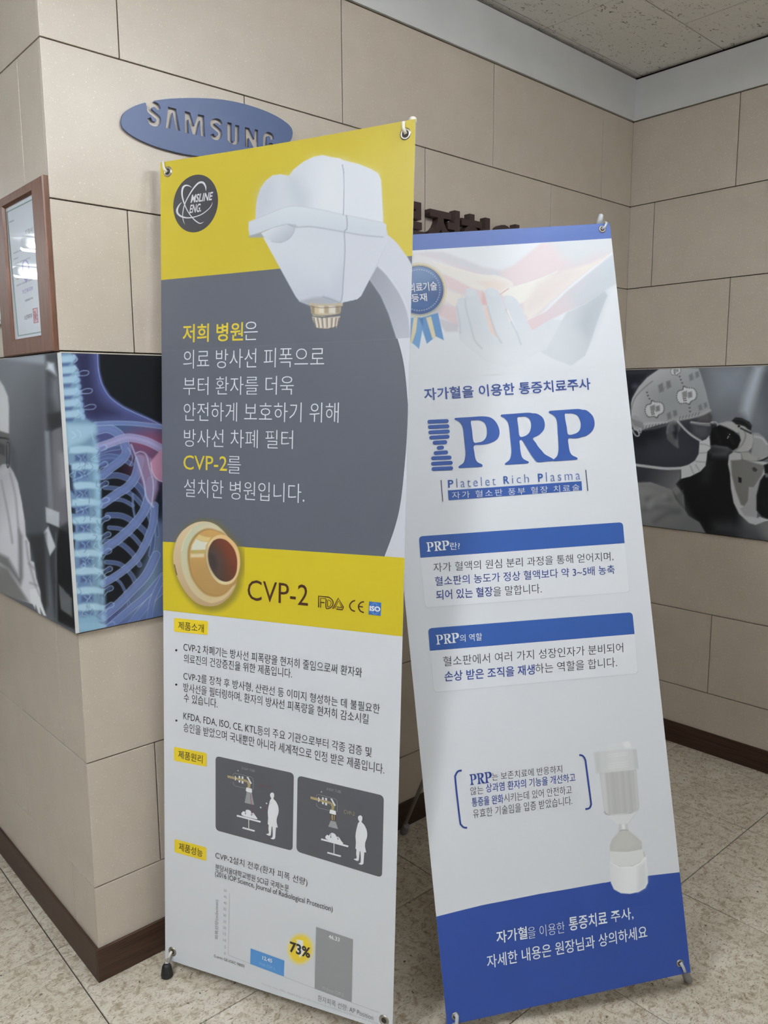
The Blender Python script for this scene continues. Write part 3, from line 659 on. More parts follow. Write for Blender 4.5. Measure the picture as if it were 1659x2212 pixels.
# lower diagrams
DD = (340, 1600, 2.9625)
tagbox(DD, [(107, 38), (317, 80), (316, 167), (106, 127)], '제품원리', (135, 113), (290, 143), (136, 62))
tagbox(DD, [(110, 628), (315, 683), (314, 770), (110, 712)], '제품성능', (138, 706), (290, 740), (139, 655))
CE = (440, 1620, 4.0463)
WP = (192, 197, 209)
def panel_pic(q, dx, dy, sx, second):
    name = 'diagram_panel'
    poly_print(S1, name, DD, [rrect(*q, 0.055, 8)], ink((77, 79, 88), WP, 0.4, 'panel_grey'), sheet1, 0.0005)
    def tr(pts): return [(dx+x*sx+0*y, dy+y*sx+x*(0.27 if second else 0.235)) for x, y in pts]
    w = ink((205, 209, 220), WP, 0.4, 'panel_white'); g = ink((150, 138, 104), WP, 0.4, 'panel_brass'); ln = ink((136, 139, 148), WP, 0.4, 'panel_line'); bl = ink((70, 90, 120), WP, 0.4, 'panel_blue'); rd = ink((130, 62, 72), WP, 0.4, 'panel_red'); dk = ink((60, 50, 46), WP, 0.4, 'panel_dark')
    def P(pts, m, off=0.0009, sm=0, nm='diagram'): poly_print(S1, nm, CE, [tr(pts)], m, sheet1, off, sm)
    def L(pts, wd_, m, off=0.0009, sm=0): poly_print(S1, 'diagram', CE, [ribbon(tr(pts), wd_, sm)], m, sheet1, off)
    # tube housing outline, beam pipe, target
    t = [(50, 90), (130, 82), (200, 84), (222, 100), (224, 140), (222, 190), (205, 205)]
    L([(50, 118), (50, 85), (66, 72), (200, 72), (222, 82), (226, 110), (224, 175), (212, 186)], 3, ln); L([(50, 150), (54, 172), (70, 184), (160, 182)], 3, ln)
    P([(0, 105), (170, 106), (170, 128), (0, 126)], g); P([(160, 106), (205, 118), (196, 180), (172, 178), (178, 150)], g)
    L([(68, 95), (74, 114), (68, 134)], 8, w, 0.0011); P([(98, 86), (112, 86), (112, 108), (98, 108)], w, 0.0011); P([(98, 125), (112, 125), (112, 143), (98, 143)], w, 0.0011)
    P([(124, 84), (140, 84), (140, 106), (124, 106)], w, 0.0011); P([(124, 124), (140, 124), (140, 146), (124, 146)], w, 0.0011)
    P([(168, 80), (182, 76), (214, 126), (202, 134)], w, 0.0012); P([(88, 40), (96, 38), (98, 46), (90, 48)], w, 0.0011)
    P([(166, 172), (212, 172), (216, 200), (210, 208), (168, 208), (160, 200)], w, 0.0012)
    if second:
        P([(166, 206), (214, 206), (208, 262), (174, 262)], dk, 0.0013); P([(176, 212), (190, 212), (188, 258), (180, 258)], g, 0.0014); P([(198, 212), (206, 212), (202, 258), (197, 258)], g, 0.0014)
        P([(170, 264), (212, 264), (232, 320), (150, 320)], ln, 0.0008)
        text(S1, CE, 'CVP-2', (1226, 556), (1322, 570), (1226, 524), g, sheet1, 0.0012, -0.005)
        text(S1, CE, 'X-RAY TUBE', (1076, 352), (1202, 376), (1076, 328), ln, sheet1, 0.0012, -0.005)
    else:
        P([(168, 208), (212, 208), (232, 310), (150, 310)], ln, 0.0008); L([(200, 222), (208, 300), (222, 400)], 4, rd, 0.0010); L([(222, 400), (260, 380), (390, 250)], 2, rd, 0.0010)
        for q_ in ((342, 270), (290, 318)): P([(q_[0]-6, q_[1]-6), (q_[0]+6, q_[1]-5), (q_[0]+6, q_[1]+6), (q_[0]-5, q_[1]+6)], w, 0.0011)
        text(S1, CE, 'X-RAY TUBE', (335, 168), (450, 192), (335, 148), ln, sheet1, 0.0012, -0.005)
        text(S1, CE, 'Scattered X-ray', (478, 312), (610, 342), (478, 294), rd, sheet1, 0.0012, -0.008)
    # patient on the table
    dn = lambda q, k=100: [(x, y+k) for x, y in q]
    P(dn([(122, 320), (140, 296), (152, 300), (160, 282), (180, 274), (200, 278), (214, 296), (226, 290), (250, 318), (262, 334), (240, 340), (140, 338)] if not second else
      [(125, 316), (142, 292), (156, 296), (168, 272), (190, 264), (210, 272), (220, 288), (236, 284), (262, 316), (276, 330), (250, 338), (146, 334)], 99 if second else 90), w, 0.0010, 3)
    L(dn([(82, 335), (290, 341)] if not second else [(90, 338), (318, 340)], 103), 15, w, 0.0011)
    L(dn([(186, 345), (186, 428)] if not second else [(198, 345), (198, 438)], 104), 6, w, 0.0010); L(dn([(132, 428), (238, 432)] if not second else [(142, 436), (256, 438)], 104), 14, w, 0.0011)
    for xx in ((158, 210) if not second else (172, 232)):
        L([(xx, 360), (xx, 402)], 4, bl, 0.0013); P([(xx-6, 398), (xx+6, 398), (xx, 412)], bl, 0.0013)
    # standing person silhouette
    fig = [(383, 100), (398, 96), (408, 108), (406, 135), (402, 152), (420, 166), (440, 200), (448, 240), (444, 280), (432, 320), (430, 360), (438, 395), (436, 410), (424, 410), (418, 500), (414, 512), (404, 522), (392, 524), (376, 520), (392, 508), (396, 470), (392, 415), (386, 412), (380, 480), (372, 498), (352, 498), (338, 490), (356, 482), (362, 470), (358, 440), (360, 400), (352, 395), (356, 340), (352, 290), (358, 240), (366, 200), (374, 168), (384, 152), (376, 140), (372, 118)]
    P([(x, 164+(y-96)*0.951) for x, y in fig] if not second else [(x*1.035+14, 156+(y-96)*0.965) for x, y in fig], w, 0.0010, 2)
panel_pic([(373, 97), (874, 208), (866, 705), (373, 572)], 210, 115, 1.0, False)
panel_pic([(898, 222), (1450, 352), (1438, 876), (890, 708)], 935, 295, 1.04, True)
text(S1, DD, 'CVP-2설치 전후(환자 피폭 선량)', (372, 760), (960, 937), (372, 706), ki, sheet1, 0.0010, -0.004)
text(S1, DD, '분당서울대학교병원 SCI급 국제논문', (372, 826), (842, 967), (374, 785), ki, sheet1, 0.0010, 0.0)
text(S1, DD, '(2016 IOP Science, Journal of Radiological Protection)', (370, 874), (1122, 1105), (370, 830), ki, sheet1, 0.0010, 0.0)
CG = (440, 1900, 3.95); WG = (184, 188, 199)
axg = ink((120, 123, 132), WG, 0.4, 'axis_grey')
for k, (x, y) in enumerate([(185, 92), (185, 145), (184, 198), (182, 250), (181, 303), (181, 356), (180, 409), (180, 462), (180, 516), (185, 573), (183, 627)]):
    s = str(50-5*k); hw = 12 if len(s) == 2 else 6
    text(S1, CG, s, (x-hw, y+8), (x+hw, y+14), (x-hw, y-14), axg, sheet1, 0.0010, -0.004)
thin = ink((160, 163, 172), WG, 0.4, 'axis_line')
for a, b in [((222, 115), (212, 642)), ((212, 642), (400, 716)), ((690, 828), (948, 926)), ((1262, 1046), (1500, 1132))]:
    stroke(S1, CG, [a, b], 4, thin, sheet1, 'axis_line')
text(S1, CG, '피폭선량(mSv/min)', (132, 512), (132, 172), (97, 506), axg, sheet1, 0.0010, 0.0, snap=False)
text(S1, CG, 'C-arm: GE (OEC 9800)', (90, 664), (347, 758), (92, 634), ki, sheet1, 0.0010, -0.002)
poly_print(S1, 'chart_bar', CG, [[(402, 585), (690, 690), (686, 826), (398, 718)]], ink((72, 128, 190), WG, 0.4, 'bar_blue'), sheet1, 0.0008)
wb = ink((215, 219, 228), WG, 0.4, 'bar_white'); pb_ = ink((118, 158, 205), WG, 0.4, 'bar_pale')
text(S1, CG, '12.45', (503, 682), (586, 706), (505, 650), wb, sheet1, 0.0013, 0.02)
text(S1, CG, 'With CVP-2', (474, 724), (610, 770), (476, 700), pb_, sheet1, 0.0013, 0.0)
poly_print(S1, 'chart_bar', CG, [[(961, 402), (1275, 508), (1262, 1046), (948, 928)]], ink((126, 130, 136), WG, 0.4, 'bar_grey'), sheet1, 0.0008)
text(S1, CG, '46.33', (1068, 499), (1162, 527), (1072, 466), wb, sheet1, 0.0013, 0.02)
text(S1, CG, 'Without CVP-2', (1012, 935), (1195, 997), (1015, 905), ink((150, 154, 160), WG, 0.4, 'bar_pale'), sheet1, 0.0013, 0.0)
lo = S1.uv(*T(CG, (690, 745))); hi = S1.uv(*T(CG, (950, 445)))
cg = Canvas(S1, float(lo[0]), float(hi[0]), float(lo[1]), float(hi[1]), 1.2, (184, 188, 199), CG)
cg.ell(826, 592, 100, 122, (206, 182, 50), 0.1, 16, 1.0)
cg.fill([(795, 508), (850, 520), (850, 592), (866, 598), (824, 668), (786, 580), (797, 580)], (226, 226, 226), 1.2)
cg.build('glow_spot', 0.0008, M_vcol, sheet1, WG)
text(S1, CG, '73%', (735, 612), (910, 674), (735, 520), ki, sheet1, 0.0013, 0.03)
text(S1, CG, '환자피폭 선량: AP Position', (975, 1032), (1448, 1202), (977, 980), ink((96, 98, 106), WG, 0.4, 'grey_ink'), sheet1, 0.0010, -0.004)
text(S1, CG, 'Results may differ depending on the operating conditions and form of the patient', (500, 898), (1490, 1242), (500, 876), ink((158, 161, 170), WG, 0.4, 'pale_grey_ink'), sheet1, 0.0010, -0.004)
# grommets, hooks, stand
def pt(sh, px, py, off): u, v = sh.uv(px, py); return Vector(sh.pos(np.array([float(u)]), np.array([float(v)]), off)[0])
def guv(sh, px, py): u, v = sh.uv(px, py); return float(u), float(v)
for (px_, py_) in [(362.6, 371.2), (876, 289.8), (372.5, 2055.2)]:
    u, v = guv(S1, px_, py_); grommet(S1, u, v, 0.0115, B1)
grommet(S1, S1.w-0.02, 0.022, 0.0115, B1)
def stand(sh, B, hub, feet, fr, tips, rod_r=0.0045, rear=None, footm=M_rubber, big=True):
    tube('hub', [Vector(hub)+Vector((0, 0, -0.03)), Vector(hub)+Vector((0, 0, 0.03))], 0.016, M_rod, B)
    for t in tips: tube('pole', [hub]+t, rod_r, M_rod, B)
    for f in feet:
        fv = Vector(f); u_, v_ = (np.array(fv)-sh.O)@sh.ex, (np.array(fv)-sh.O)@sh.ey
        kn = Vector(sh.pos(np.array([min(max(u_, 0.012), sh.w-0.012)]), np.array([0.03]), -0.012)[0])
        tube('leg', [hub, kn, fv+Vector((0, 0, 0.026))], rod_r, M_rod, B)
        if big: tube('foot', [Vector(f), Vector(f)+Vector((0, 0, 0.004)), Vector(f)+Vector((0, 0, 0.026)), Vector(f)+Vector((0, 0, 0.032))], [0.0135, 0.0145, 0.0105, 0.006], footm, B)
        else: tube('foot', [Vector(f), Vector(f)+Vector((0, 0, 0.006)), Vector(f)+Vector((0, 0, 0.03))], [0.008, 0.0105, 0.009], footm, B)
    if rear is not None:
        tube('leg', [hub, Vector(rear)+Vector((0, 0, 0.02))], 0.0055, M_rod, B)
        tube('foot', [Vector(rear), Vector(rear)+Vector((0, 0, 0.006)), Vector(rear)+(Vector(hub)-Vector(rear)).normalized()*0.045], [0.012, 0.013, 0.009], footm if not big else footm, B)
c1_ = S1.pos(np.array([S1.w/2]), np.array([S1.h*0.48]), -0.10)[0]
fl1 = Vector(W3(*hitp(361, 2108, 2, ZF))); fl1.z = 0.0
fr1 = Vector(S1.pos(np.array([S1.w-0.015]), np.array([0.0]), -0.012)[0]); fr1.z = 0.0
tipL = pt(S1, 353, 347, -0.010); tipR = pt(S1, 886, 256, -0.012)
stand(S1, B1, Vector(c1_), [fl1, fr1], None, [[tipL-Vector((0, 0, 0.02)), tipL], [tipR-Vector((0, 0, 0.03)), tipR]], rear=Vector(W3(1.72, -0.62, ZF)))
tube('hook', [pt(S1, 357, 360, -0.012), pt(S1, 354.5, 349, -0.006), pt(S1, 354, 351, 0.004), pt(S1, 358, 366, 0.006), pt(S1, 362, 372.5, 0.002)], 0.0030, M_hook, B1)
tube('pole_cap', [tipR-Vector((0, 0, 0.004)), tipR+Vector((0, 0, 0.004)), tipR+Vector((0, 0, 0.007))], [0.0075, 0.0072, 0.004], M_hook, B1)
tube('hook', [pt(S1, 874, 272, -0.012), pt(S1, 873, 263, -0.004), pt(S1, 872.5, 267, 0.004), pt(S1, 874, 280, 0.006), pt(S1, 877, 290, 0.001)], 0.0034, M_hook, B1)
tube('hook', [pt(S1, 372, 2054, 0.001), pt(S1, 369, 2062, 0.006), pt(S1, 365, 2072, 0.004), fl1+Vector((0, 0, 0.028))], [0.0030, 0.0032, 0.0040, 0.0062], M_hook, B1)
# ================================================================== banner 2 (white and blue)
K2 = [(1.562, -2.189, -0.683), (3.157, -3.162, -0.565), (1.804, -1.162, 4.803), (3.388, -2.119, 4.961)]
S2 = Sheet(*[W3(*k) for k in K2])
S2.slope = [(0.1, -0.018), (0.15, -0.034), (0.42, -0.048), (0.5, -0.052), (0.7, -0.064), (0.95, -0.060), (1.13, -0.045), (1.33, -0.026), (1.57, 0.01)]
B2 = empty('banner_stand', W3(2.55, -2.3, ZF))
tag(B2, 'white and blue banner stand about blood plasma injections, at right, leaning', 'banner')
sheet2 = S2.grid('banner_sheet', 0, S2.w, 0, S2.h, 12, 40, 0, M_sheet, B2, None, 0.0008)
CK, CH, CI, CJ, CL = (860, 400, 3.318), (860, 780, 3.0722), (860, 1300, 2.592), (860, 1780, 2.0764), (1200, 1600, 3.614)
RA, RB, RC_, RD = (234, 237, 243), (216, 219, 229), (200, 203, 212), (184, 187, 195)
blue = lambda ref: ink((52, 84, 158), ref, 0.4, 'blue_ink')
vb1 = float(np.mean(S2.uv([891.6, 1321.4], [542.6, 513.6])[1]))
S2.grid('blue_header', 0, S2.w, vb1, S2.h, 6, 3, 0.0003, ink((72, 106, 184), (240, 243, 248), 0.4, 'header_blue'), sheet2)
# picture of hands on an arm
lo = S2.uv(1300, 822)[1]; 
ch = Canvas(S2, 0, S2.w, float(S2.uv(1180, 800)[1]), vb1, 1.5, RA, CK)
F = ch.fill; Ln = ch.line
F([(100, 470), (900, 300), (1700, 300), (1700, 900), (1100, 1400), (100, 1400)], RA, 60, 1)
# upper arm / forearm with bones
F([(200, 478), (330, 485), (480, 540), (600, 590), (740, 616), (830, 580), (930, 500), (1020, 425), (1060, 385), (1560, 340), (1560, 480), (1480, 540), (1380, 590), (1260, 690), (1100, 830), (960, 1000), (900, 990), (760, 900), (600, 860), (430, 1010), (300, 940), (60, 880), (60, 500)], (226, 214, 219), 10, 1)
F([(200, 478), (330, 485), (480, 540), (600, 590), (740, 616), (720, 660), (560, 620), (400, 560), (250, 500)], (214, 215, 222), 12, 0.9)
F([(740, 616), (830, 580), (930, 500), (1020, 425), (1060, 390), (1200, 400), (1260, 520), (1120, 620), (940, 700), (820, 720)], (234, 214, 217), 18, 0.95)
F([(1060, 385), (1560, 330), (1560, 480), (1400, 500), (1280, 560), (1180, 520)], (218, 224, 229), 30, 0.9)
F([(120, 490), (300, 540), (480, 620), (620, 680), (820, 730), (740, 780), (600, 760), (450, 700), (330, 640), (200, 600), (100, 560)], (236, 232, 234), 8, 1)
F([(240, 545), (420, 600), (600, 645), (690, 648), (760, 668), (815, 700), (822, 722), (780, 740), (740, 770), (620, 750), (540, 745), (430, 700), (330, 640)], (244, 236, 228), 5, 1)
F([(560, 690), (700, 680), (790, 710), (740, 760), (640, 750)], (240, 221, 210), 14, 0.8)
F([(330, 640), (420, 680), (520, 735), (600, 770), (640, 860), (560, 850), (480, 790), (330, 720)], (232, 206, 208), 9, 0.95)
F([(325, 735), (480, 800), (480, 850), (400, 870), (330, 820)], (240, 230, 220), 7, 0.9)
F([(290, 850), (420, 880), (440, 990), (430, 1010), (330, 950), (280, 930)], (226, 200, 203), 10, 0.95)
F([(290, 950), (430, 1000), (430, 1050), (340, 1052), (300, 1000)], (203, 198, 206), 8, 0.9)
F([(735, 780), (800, 740), (930, 700), (1020, 670), (1130, 640), (1060, 720), (940, 830), (870, 850), (760, 800)], (246, 241, 232), 6, 1)
F([(900, 840), (1000, 740), (1180, 620), (1380, 560), (1500, 500), (1440, 560), (1260, 690), (1100, 830), (1000, 920), (940, 970), (900, 920)], (243, 233, 226), 10, 1)
F([(1000, 700), (1180, 600), (1300, 620), (1180, 720), (1040, 850), (930, 900), (920, 830)], (234, 220, 216), 24, 0.8)
F([(600, 760), (640, 800), (640, 860), (600, 855)], (228, 178, 178), 8, 0.9)
F([(610, 865), (650, 880), (700, 1000), (712, 1100), (665, 1060), (630, 980)], (238, 212, 202), 5, 1)
Ln([(735, 775), (780, 745), (900, 712), (1010, 675), (1140, 620)], 7, (250, 248, 240), 3, 0.8); Ln([(732, 782), (790, 742)], 5, (210, 140, 130), 2, 0.9)
Ln([(915, 970), (1060, 900), (1200, 760), (1380, 610), (1530, 490)], 8, (250, 250, 248), 3, 0.85)
Ln([(240, 545), (420, 600), (600, 645), (690, 648), (760, 668), (815, 700), (822, 722)], 5, (250, 246, 238), 2.5, 0.8)
F([(915, 975), (1060, 905), (1200, 770), (1380, 620), (1560, 480), (1570, 700), (1480, 760), (1320, 860), (1200, 910), (1100, 960), (960, 1045)], lg(CK, (1000, 1000), (232, 208, 212), (1500, 600), (203, 211, 220)), 6, 1)
F([(1250, 780), (1400, 680), (1560, 560), (1565, 690), (1400, 800), (1280, 870)], (199, 208, 216), 40, 0.7)
# grey wrist and cuff of the examiner
F([(1170, 970), (1210, 910), (1330, 860), (1480, 760), (1500, 790), (1440, 940), (1370, 1150), (1340, 1220), (1240, 1295), (1100, 1240), (1010, 1190), (1000, 1100), (1040, 990)], lg(CK, (1100, 1000), (219, 224, 230), (1420, 900), (192, 200, 207)), 5, 1)
F([(1330, 880), (1470, 790), (1420, 960), (1360, 1080), (1290, 1000)], (176, 186, 194), 45, 0.85)
F([(1140, 950), (1200, 915), (1170, 975)], (236, 240, 244), 3, 1)
# examiner's hand
hand = [(418, 850), (430, 815), (460, 802), (478, 812), (476, 775), (490, 748), (525, 742), (560, 760), (575, 800), (610, 880), (640, 990), (665, 1060), (715, 1102), (690, 1020), (655, 930), (640, 860), (625, 800), (622, 760), (640, 738), (680, 738), (712, 752), (730, 790), (770, 890), (800, 970), (840, 1050), (850, 1040), (820, 960), (780, 890), (756, 830), (756, 800), (775, 788), (815, 795), (850, 820), (880, 870), (920, 970), (960, 1045), (1100, 960), (1170, 975), (1060, 1180), (1000, 1200), (900, 1260), (780, 1305), (640, 1270), (560, 1210), (440, 1110), (432, 1000), (418, 920)]
F(hand, lg(CK, (500, 780), (212, 219, 227), (700, 1260), (227, 231, 236)), 2.5, 1)
F([(640, 1270), (560, 1210), (460, 1130), (500, 1080), (640, 1180), (800, 1220), (1000, 1180), (900, 1265), (780, 1305)], (232, 235, 240), 40, 0.8)
for pl in ([(480, 815), (490, 900), (520, 1010), (548, 1110), (600, 1170)], [(640, 870), (665, 960), (700, 1060), (740, 1130)], [(770, 890), (810, 980), (850, 1060), (880, 1140)], [(420, 870), (440, 980), (445, 1060)]):
    Ln(pl, 9, (180, 190, 201), 4, 0.7)
for pl in ([(490, 750), (525, 744), (558, 762)], [(640, 742), (680, 742), (710, 755)], [(775, 792), (815, 800)]): Ln(pl, 6, (226, 231, 236), 2.5, 0.9)
for c_ in ((522, 778, 30, 24), (672, 772, 34, 24), (800, 822, 28, 22)): ch.ell(*c_, (222, 227, 232), 0.2, 4, 0.8)
F([(770, 890), (790, 900), (815, 975), (800, 985)], (246, 244, 240), 3, 1); Ln([(772, 890), (812, 985)], 3, (150, 140, 150), 2, 0.6)
ch.C = ch.C*0.80+np.array(RA)*0.20
# award badge with ribbons
for sx in ((232, 948, 150, 1175, 92), (200, 945, 250, 1120, 130)): pass
F([(90, 950), (160, 945), (178, 1010), (150, 1175), (112, 1140), (86, 1125)], (118, 165, 214), 1.5, 1); F([(112, 945), (140, 945), (128, 1050), (100, 1135), (86, 1125)], (226, 214, 178), 1.5, 1)
F([(150, 955), (285, 915), (328, 1112), (270, 1085), (205, 1138), (175, 1040)], (104, 154, 208), 1.5, 1); F([(200, 950), (236, 940), (270, 1090), (245, 1100)], (228, 216, 182), 1.5, 1)
F([(150, 955), (180, 950), (178, 1010)], (70, 112, 170), 3, 0.9)
for r, c in ((196, (214, 204, 176)), (190, (242, 236, 218)), (184, (168, 146, 104)), (180, (226, 212, 176)), (174, (60, 74, 116))):
    ch.ell(152, 752, r, r*1.0, c, 0, 1.2, 1)
ch.ell(152, 752, 168, 168, lg(CK, (100, 590), (118, 146, 188), (180, 910), (44, 72, 130)), 0, 2, 1)
ch.ell(160, 860, 120, 60, (74, 120, 178), 0, 40, 0.6)
F([(90, 600), (150, 585), (240, 620), (260, 660), (150, 740), (60, 760)], (126, 152, 192), 10, 0.5)
for k in range(52):
    a = 2*math.pi*k/52; ch.ell(152+147*math.cos(a), 752+147*math.sin(a), 3.6, 3.6, (214, 224, 240), 0, 1.2, 1, 10)
ch.build('hands_picture', 0.0004, M_vcol, sheet2, RA)
wA = ink((238, 240, 244), RA, 0.4, 'white_ink2')
text(S2, CK, '의료기술', (78, 770), (280, 753), (78, 706), wA, sheet2, 0.0012, 0.012); text(S2, CK, '등재', (98, 840), (208, 832), (98, 782), wA, sheet2, 0.0012, 0.012)
text(S2, CH, '자가혈을 이용한 통증치료주사', (175, 262), (1278, 190), (172, 180), ink((58, 84, 158), RA, 0.4, 'blue_ink'), sheet2, 0.0010, 0.014)
bB = ink((54, 88, 164), RB, 0.4, 'blue_ink')
for a, b in [((207, 403), (322, 398)), ((210, 438), (327, 433)), ((213, 473), (329, 467)), ((219, 508), (328, 502)), ((241, 542), (312, 538)), ((269, 576), (291, 574)), ((248, 611), (318, 606)), ((232, 645), (341, 640)), ((231, 681), (349, 675)), ((234, 716), (351, 711))]:
    aa = np.linspace(math.pi/2, 3*math.pi/2, 9); r = 13
    lp = [(a[0]+r*math.cos(t), a[1]-r*math.sin(t)) for t in aa]+[(b[0]-r*math.cos(t), b[1]+r*math.sin(t)) for t in aa]
    poly_print(S2, 'logo_bar', CH, [lp], bB, sheet2, 0.0010)
PL = [(375, 388), (377, 379), (400, 376), (560, 367), (615, 376), (652, 410), (671, 458), (668, 500), (642, 530), (592, 550), (502, 562), (506, 610), (512, 645), (526, 670), (556, 686), (558, 699), (540, 703), (415, 710), (401, 707), (403, 697), (432, 675), (444, 640), (446, 600), (432, 460), (422, 425), (400, 400)]
PLh = [(482, 400), (505, 394), (540, 394), (572, 410), (587, 450), (585, 500), (562, 530), (530, 540), (500, 536), (490, 460)]
RL = [(682, 368), (682, 358), (700, 354), (860, 343), (922, 350), (958, 375), (972, 415), (966, 455), (932, 492), (893, 512), (930, 570), (975, 620), (1025, 648), (1029, 662), (930, 672), (910, 660), (880, 620), (822, 526), (805, 530), (810, 590), (818, 630), (834, 652), (864, 667), (863, 677), (845, 681), (722, 688), (709, 687), (711, 677), (738, 655), (749, 620), (750, 580), (736, 440), (726, 405), (705, 380)]
RLh = [(790, 378), (815, 370), (850, 371), (875, 393), (882, 430), (871, 472), (842, 497), (806, 500), (797, 440)]
PR = [(1001, 345), (1000, 335), (1015, 330), (1190, 318), (1250, 328), (1290, 365), (1303, 415), (1290, 460), (1250, 495), (1190, 512), (1128, 515), (1132, 570), (1140, 605), (1156, 626), (1187, 641), (1186, 652), (1168, 656), (1042, 664), (1028, 663), (1030, 653), (1054, 630), (1063, 590), (1062, 540), (1054, 410), (1045, 378), (1025, 357)]
PRh = [(1104, 356), (1125, 348), (1160, 349), (1192, 366), (1210, 410), (1205, 455), (1178, 480), (1128, 488), (1118, 440)]
def den(P): # densify corners a little so smoothing keeps serifs crisp
    P = np.array(P, float); out = []
    for i in range(len(P)):
        a, b = P[i], P[(i+1) % len(P)]; out += [a, a+(b-a)*0.5] if np.hypot(*(b-a)) > 60 else [a]
    return np.array(out)
GL = [(PL, PLh), (RL, RLh), (PR, PRh)]
for o_, h_ in GL: poly_print(S2, 'logo_letter', CH, [den(o_), h_], bB, sheet2, 0.0010, 3)
def prp(crop, BL, BR, TL, m, off=0.0012):
    """the same serif word, small: traced box (380,712)-(1303,~650) straightened through sheet coordinates"""
    P = T(CH, [(401, 712), (1290, 655), (377, 376)]); u, v = S2.uv(P[:, 0], P[:, 1])
    src0 = np.array([u[0], v[0]]); sw = u[1]-u[0]; shh = v[2]-v[0]
    Q = T(crop, [BL, BR, TL]); U, V = S2.uv(Q[:, 0], Q[:, 1])
    for o_, h_ in GL:
        cu = bpy.data.curves.new('lettering', 'CURVE'); cu.dimensions = '2D'; cu.fill_mode = 'BOTH'
        for lp in (smooth(den(o_), 2, True), smooth(h_, 2, True)):
            q = T(CH, lp); a, b = S2.uv(q[:, 0], q[:, 1])
            a = U[0]+(a-src0[0])/sw*(U[1]-U[0]); b = (V[0]+V[1])/2+(b-src0[1])/shh*(V[2]-V[0])
            sp = cu.splines.new('POLY'); sp.points.add(len(a)-1); sp.use_cyclic_u = True
            for i in range(len(a)): sp.points[i].co = (a[i]*100, b[i]*100, 0, 1)
        curve_print(S2, 'lettering', cu, m, sheet2, off, np.eye(3)/100)
lb = ink((92, 116, 176), RB, 0.4, 'blue_ink')
for s, a, b, c, m_, wt, sp in [('P', (332, 842), (368, 838), (332, 790), bB, 0.02, 1), ('latelet', (388, 838), (648, 825), (386, 778), lb, -0.008, 1.35), ('R', (700, 817), (738, 813), (698, 765), bB, 0.02, 1),
                        ('ich', (756, 812), (868, 806), (754, 756), lb, -0.008, 1.35), ('P', (928, 802), (962, 799), (925, 748), bB, 0.02, 1), ('lasma', (982, 800), (1208, 786), (978, 738), lb, -0.008, 1.35)]:
    text(S2, CH, s, a, b, c, m_, sheet2, 0.0010, wt, sp)
dk = ink((62, 66, 98), RB, 0.4, 'rule_ink')
stroke(S2, CH, [(284, 790), (296, 932)], 5, dk, sheet2, 'rule_line'); stroke(S2, CH, [(1244, 722), (1258, 862)], 6, dk, sheet2, 'rule_line')
poly_print(S2, 'blue_label', CH, [[(330, 858), (1216, 797), (1220, 858), (335, 924)]], bB, sheet2, 0.0006)
text(S2, CH, '자가 혈소판 풍부 혈장 치료술', (358, 914), (1203, 860), (356, 868), wA, sheet2, 0.0010, -0.004, 1.25)
# information boxes
hb = ink((48, 86, 160), (208, 211, 221), 0.4, 'blue_ink'); wC = ink((228, 232, 240), (208, 211, 221), 0.4, 'white_ink2')
edge = ink((190, 194, 203), RC_, 0.4, 'box_edge'); body = ink((205, 208, 217), RC_, 0.4, 'box_body')
kI = ink((44, 46, 58), RC_, 0.4, 'black_ink'); bI = ink((44, 62, 130), RC_, 0.4, 'blue_ink')
def info(crop, head, foot):
    TLh, TRh, BRh, BLh = head; BLf, BRf = foot
    poly_print(S2, 'box_outline', crop, [rrect(BLh, BRh, BRf, BLf, 0.02, 6, (0, 0, 1, 1))], edge, sheet2, 0.0003)
    sh_ = lambda p, dx, dy: (p[0]+dx, p[1]+dy)
    poly_print(S2, 'box_body', crop, [rrect(BLh, BRh, sh_(BRf, -4, -4), sh_(BLf, 2, -5), 0.02, 6, (0, 0, 1, 1))], body, sheet2, 0.0005)
    poly_print(S2, 'box_header', crop, [rrect(TLh, TRh, BRh, BLh, 0.02, 8, (1, 1, 0, 0))], hb, sheet2, 0.0007)
info(CH, [(137, 1163), (1490, 1069), (1502, 1208), (148, 1305)], [(178, 1640), (1540, 1535)])
prp(CH, (190, 1262), (336, 1250), (188, 1200), wC); text(S2, CH, '란?', (345, 1254), (410, 1248), (345, 1205), wC, sheet2, 0.0012, 0.004)
for s, a, b, c, m_, wt in [('자가 혈액의 원심 분리 과정을 통해 얻어지며,', (235, 1404), (1428, 1326), (232, 1340), kI, -0.006), ('혈소판의 농도가 정상 혈액보다 약 3~5배 농축', (245, 1493), (1437, 1412), (242, 1430), bI, 0.004),
                       ('되어 있는 혈장', (253, 1584), (628, 1562), (250, 1518), bI, 0.010), ('을 말합니다.', (632, 1560), (952, 1541), (630, 1496), kI, -0.006)]:
    text(S2, CH, s, a, b, c, m_, sheet2, 0.0010, wt)
info(CI, [(168, 148), (1311, 58), (1323, 180), (178, 274)], [(200, 510), (1347, 403)])
prp(CI, (213, 236), (338, 226), (210, 182), wC); text(S2, CI, '의 역할', (346, 224), (470, 216), (344, 182), wC, sheet2, 0.0012, 0.0)
kJ = ink((44, 45, 54), (196, 199, 208), 0.4, 'black_ink'); bJ = ink((40, 62, 132), (196, 199, 208), 0.4, 'blue_ink')
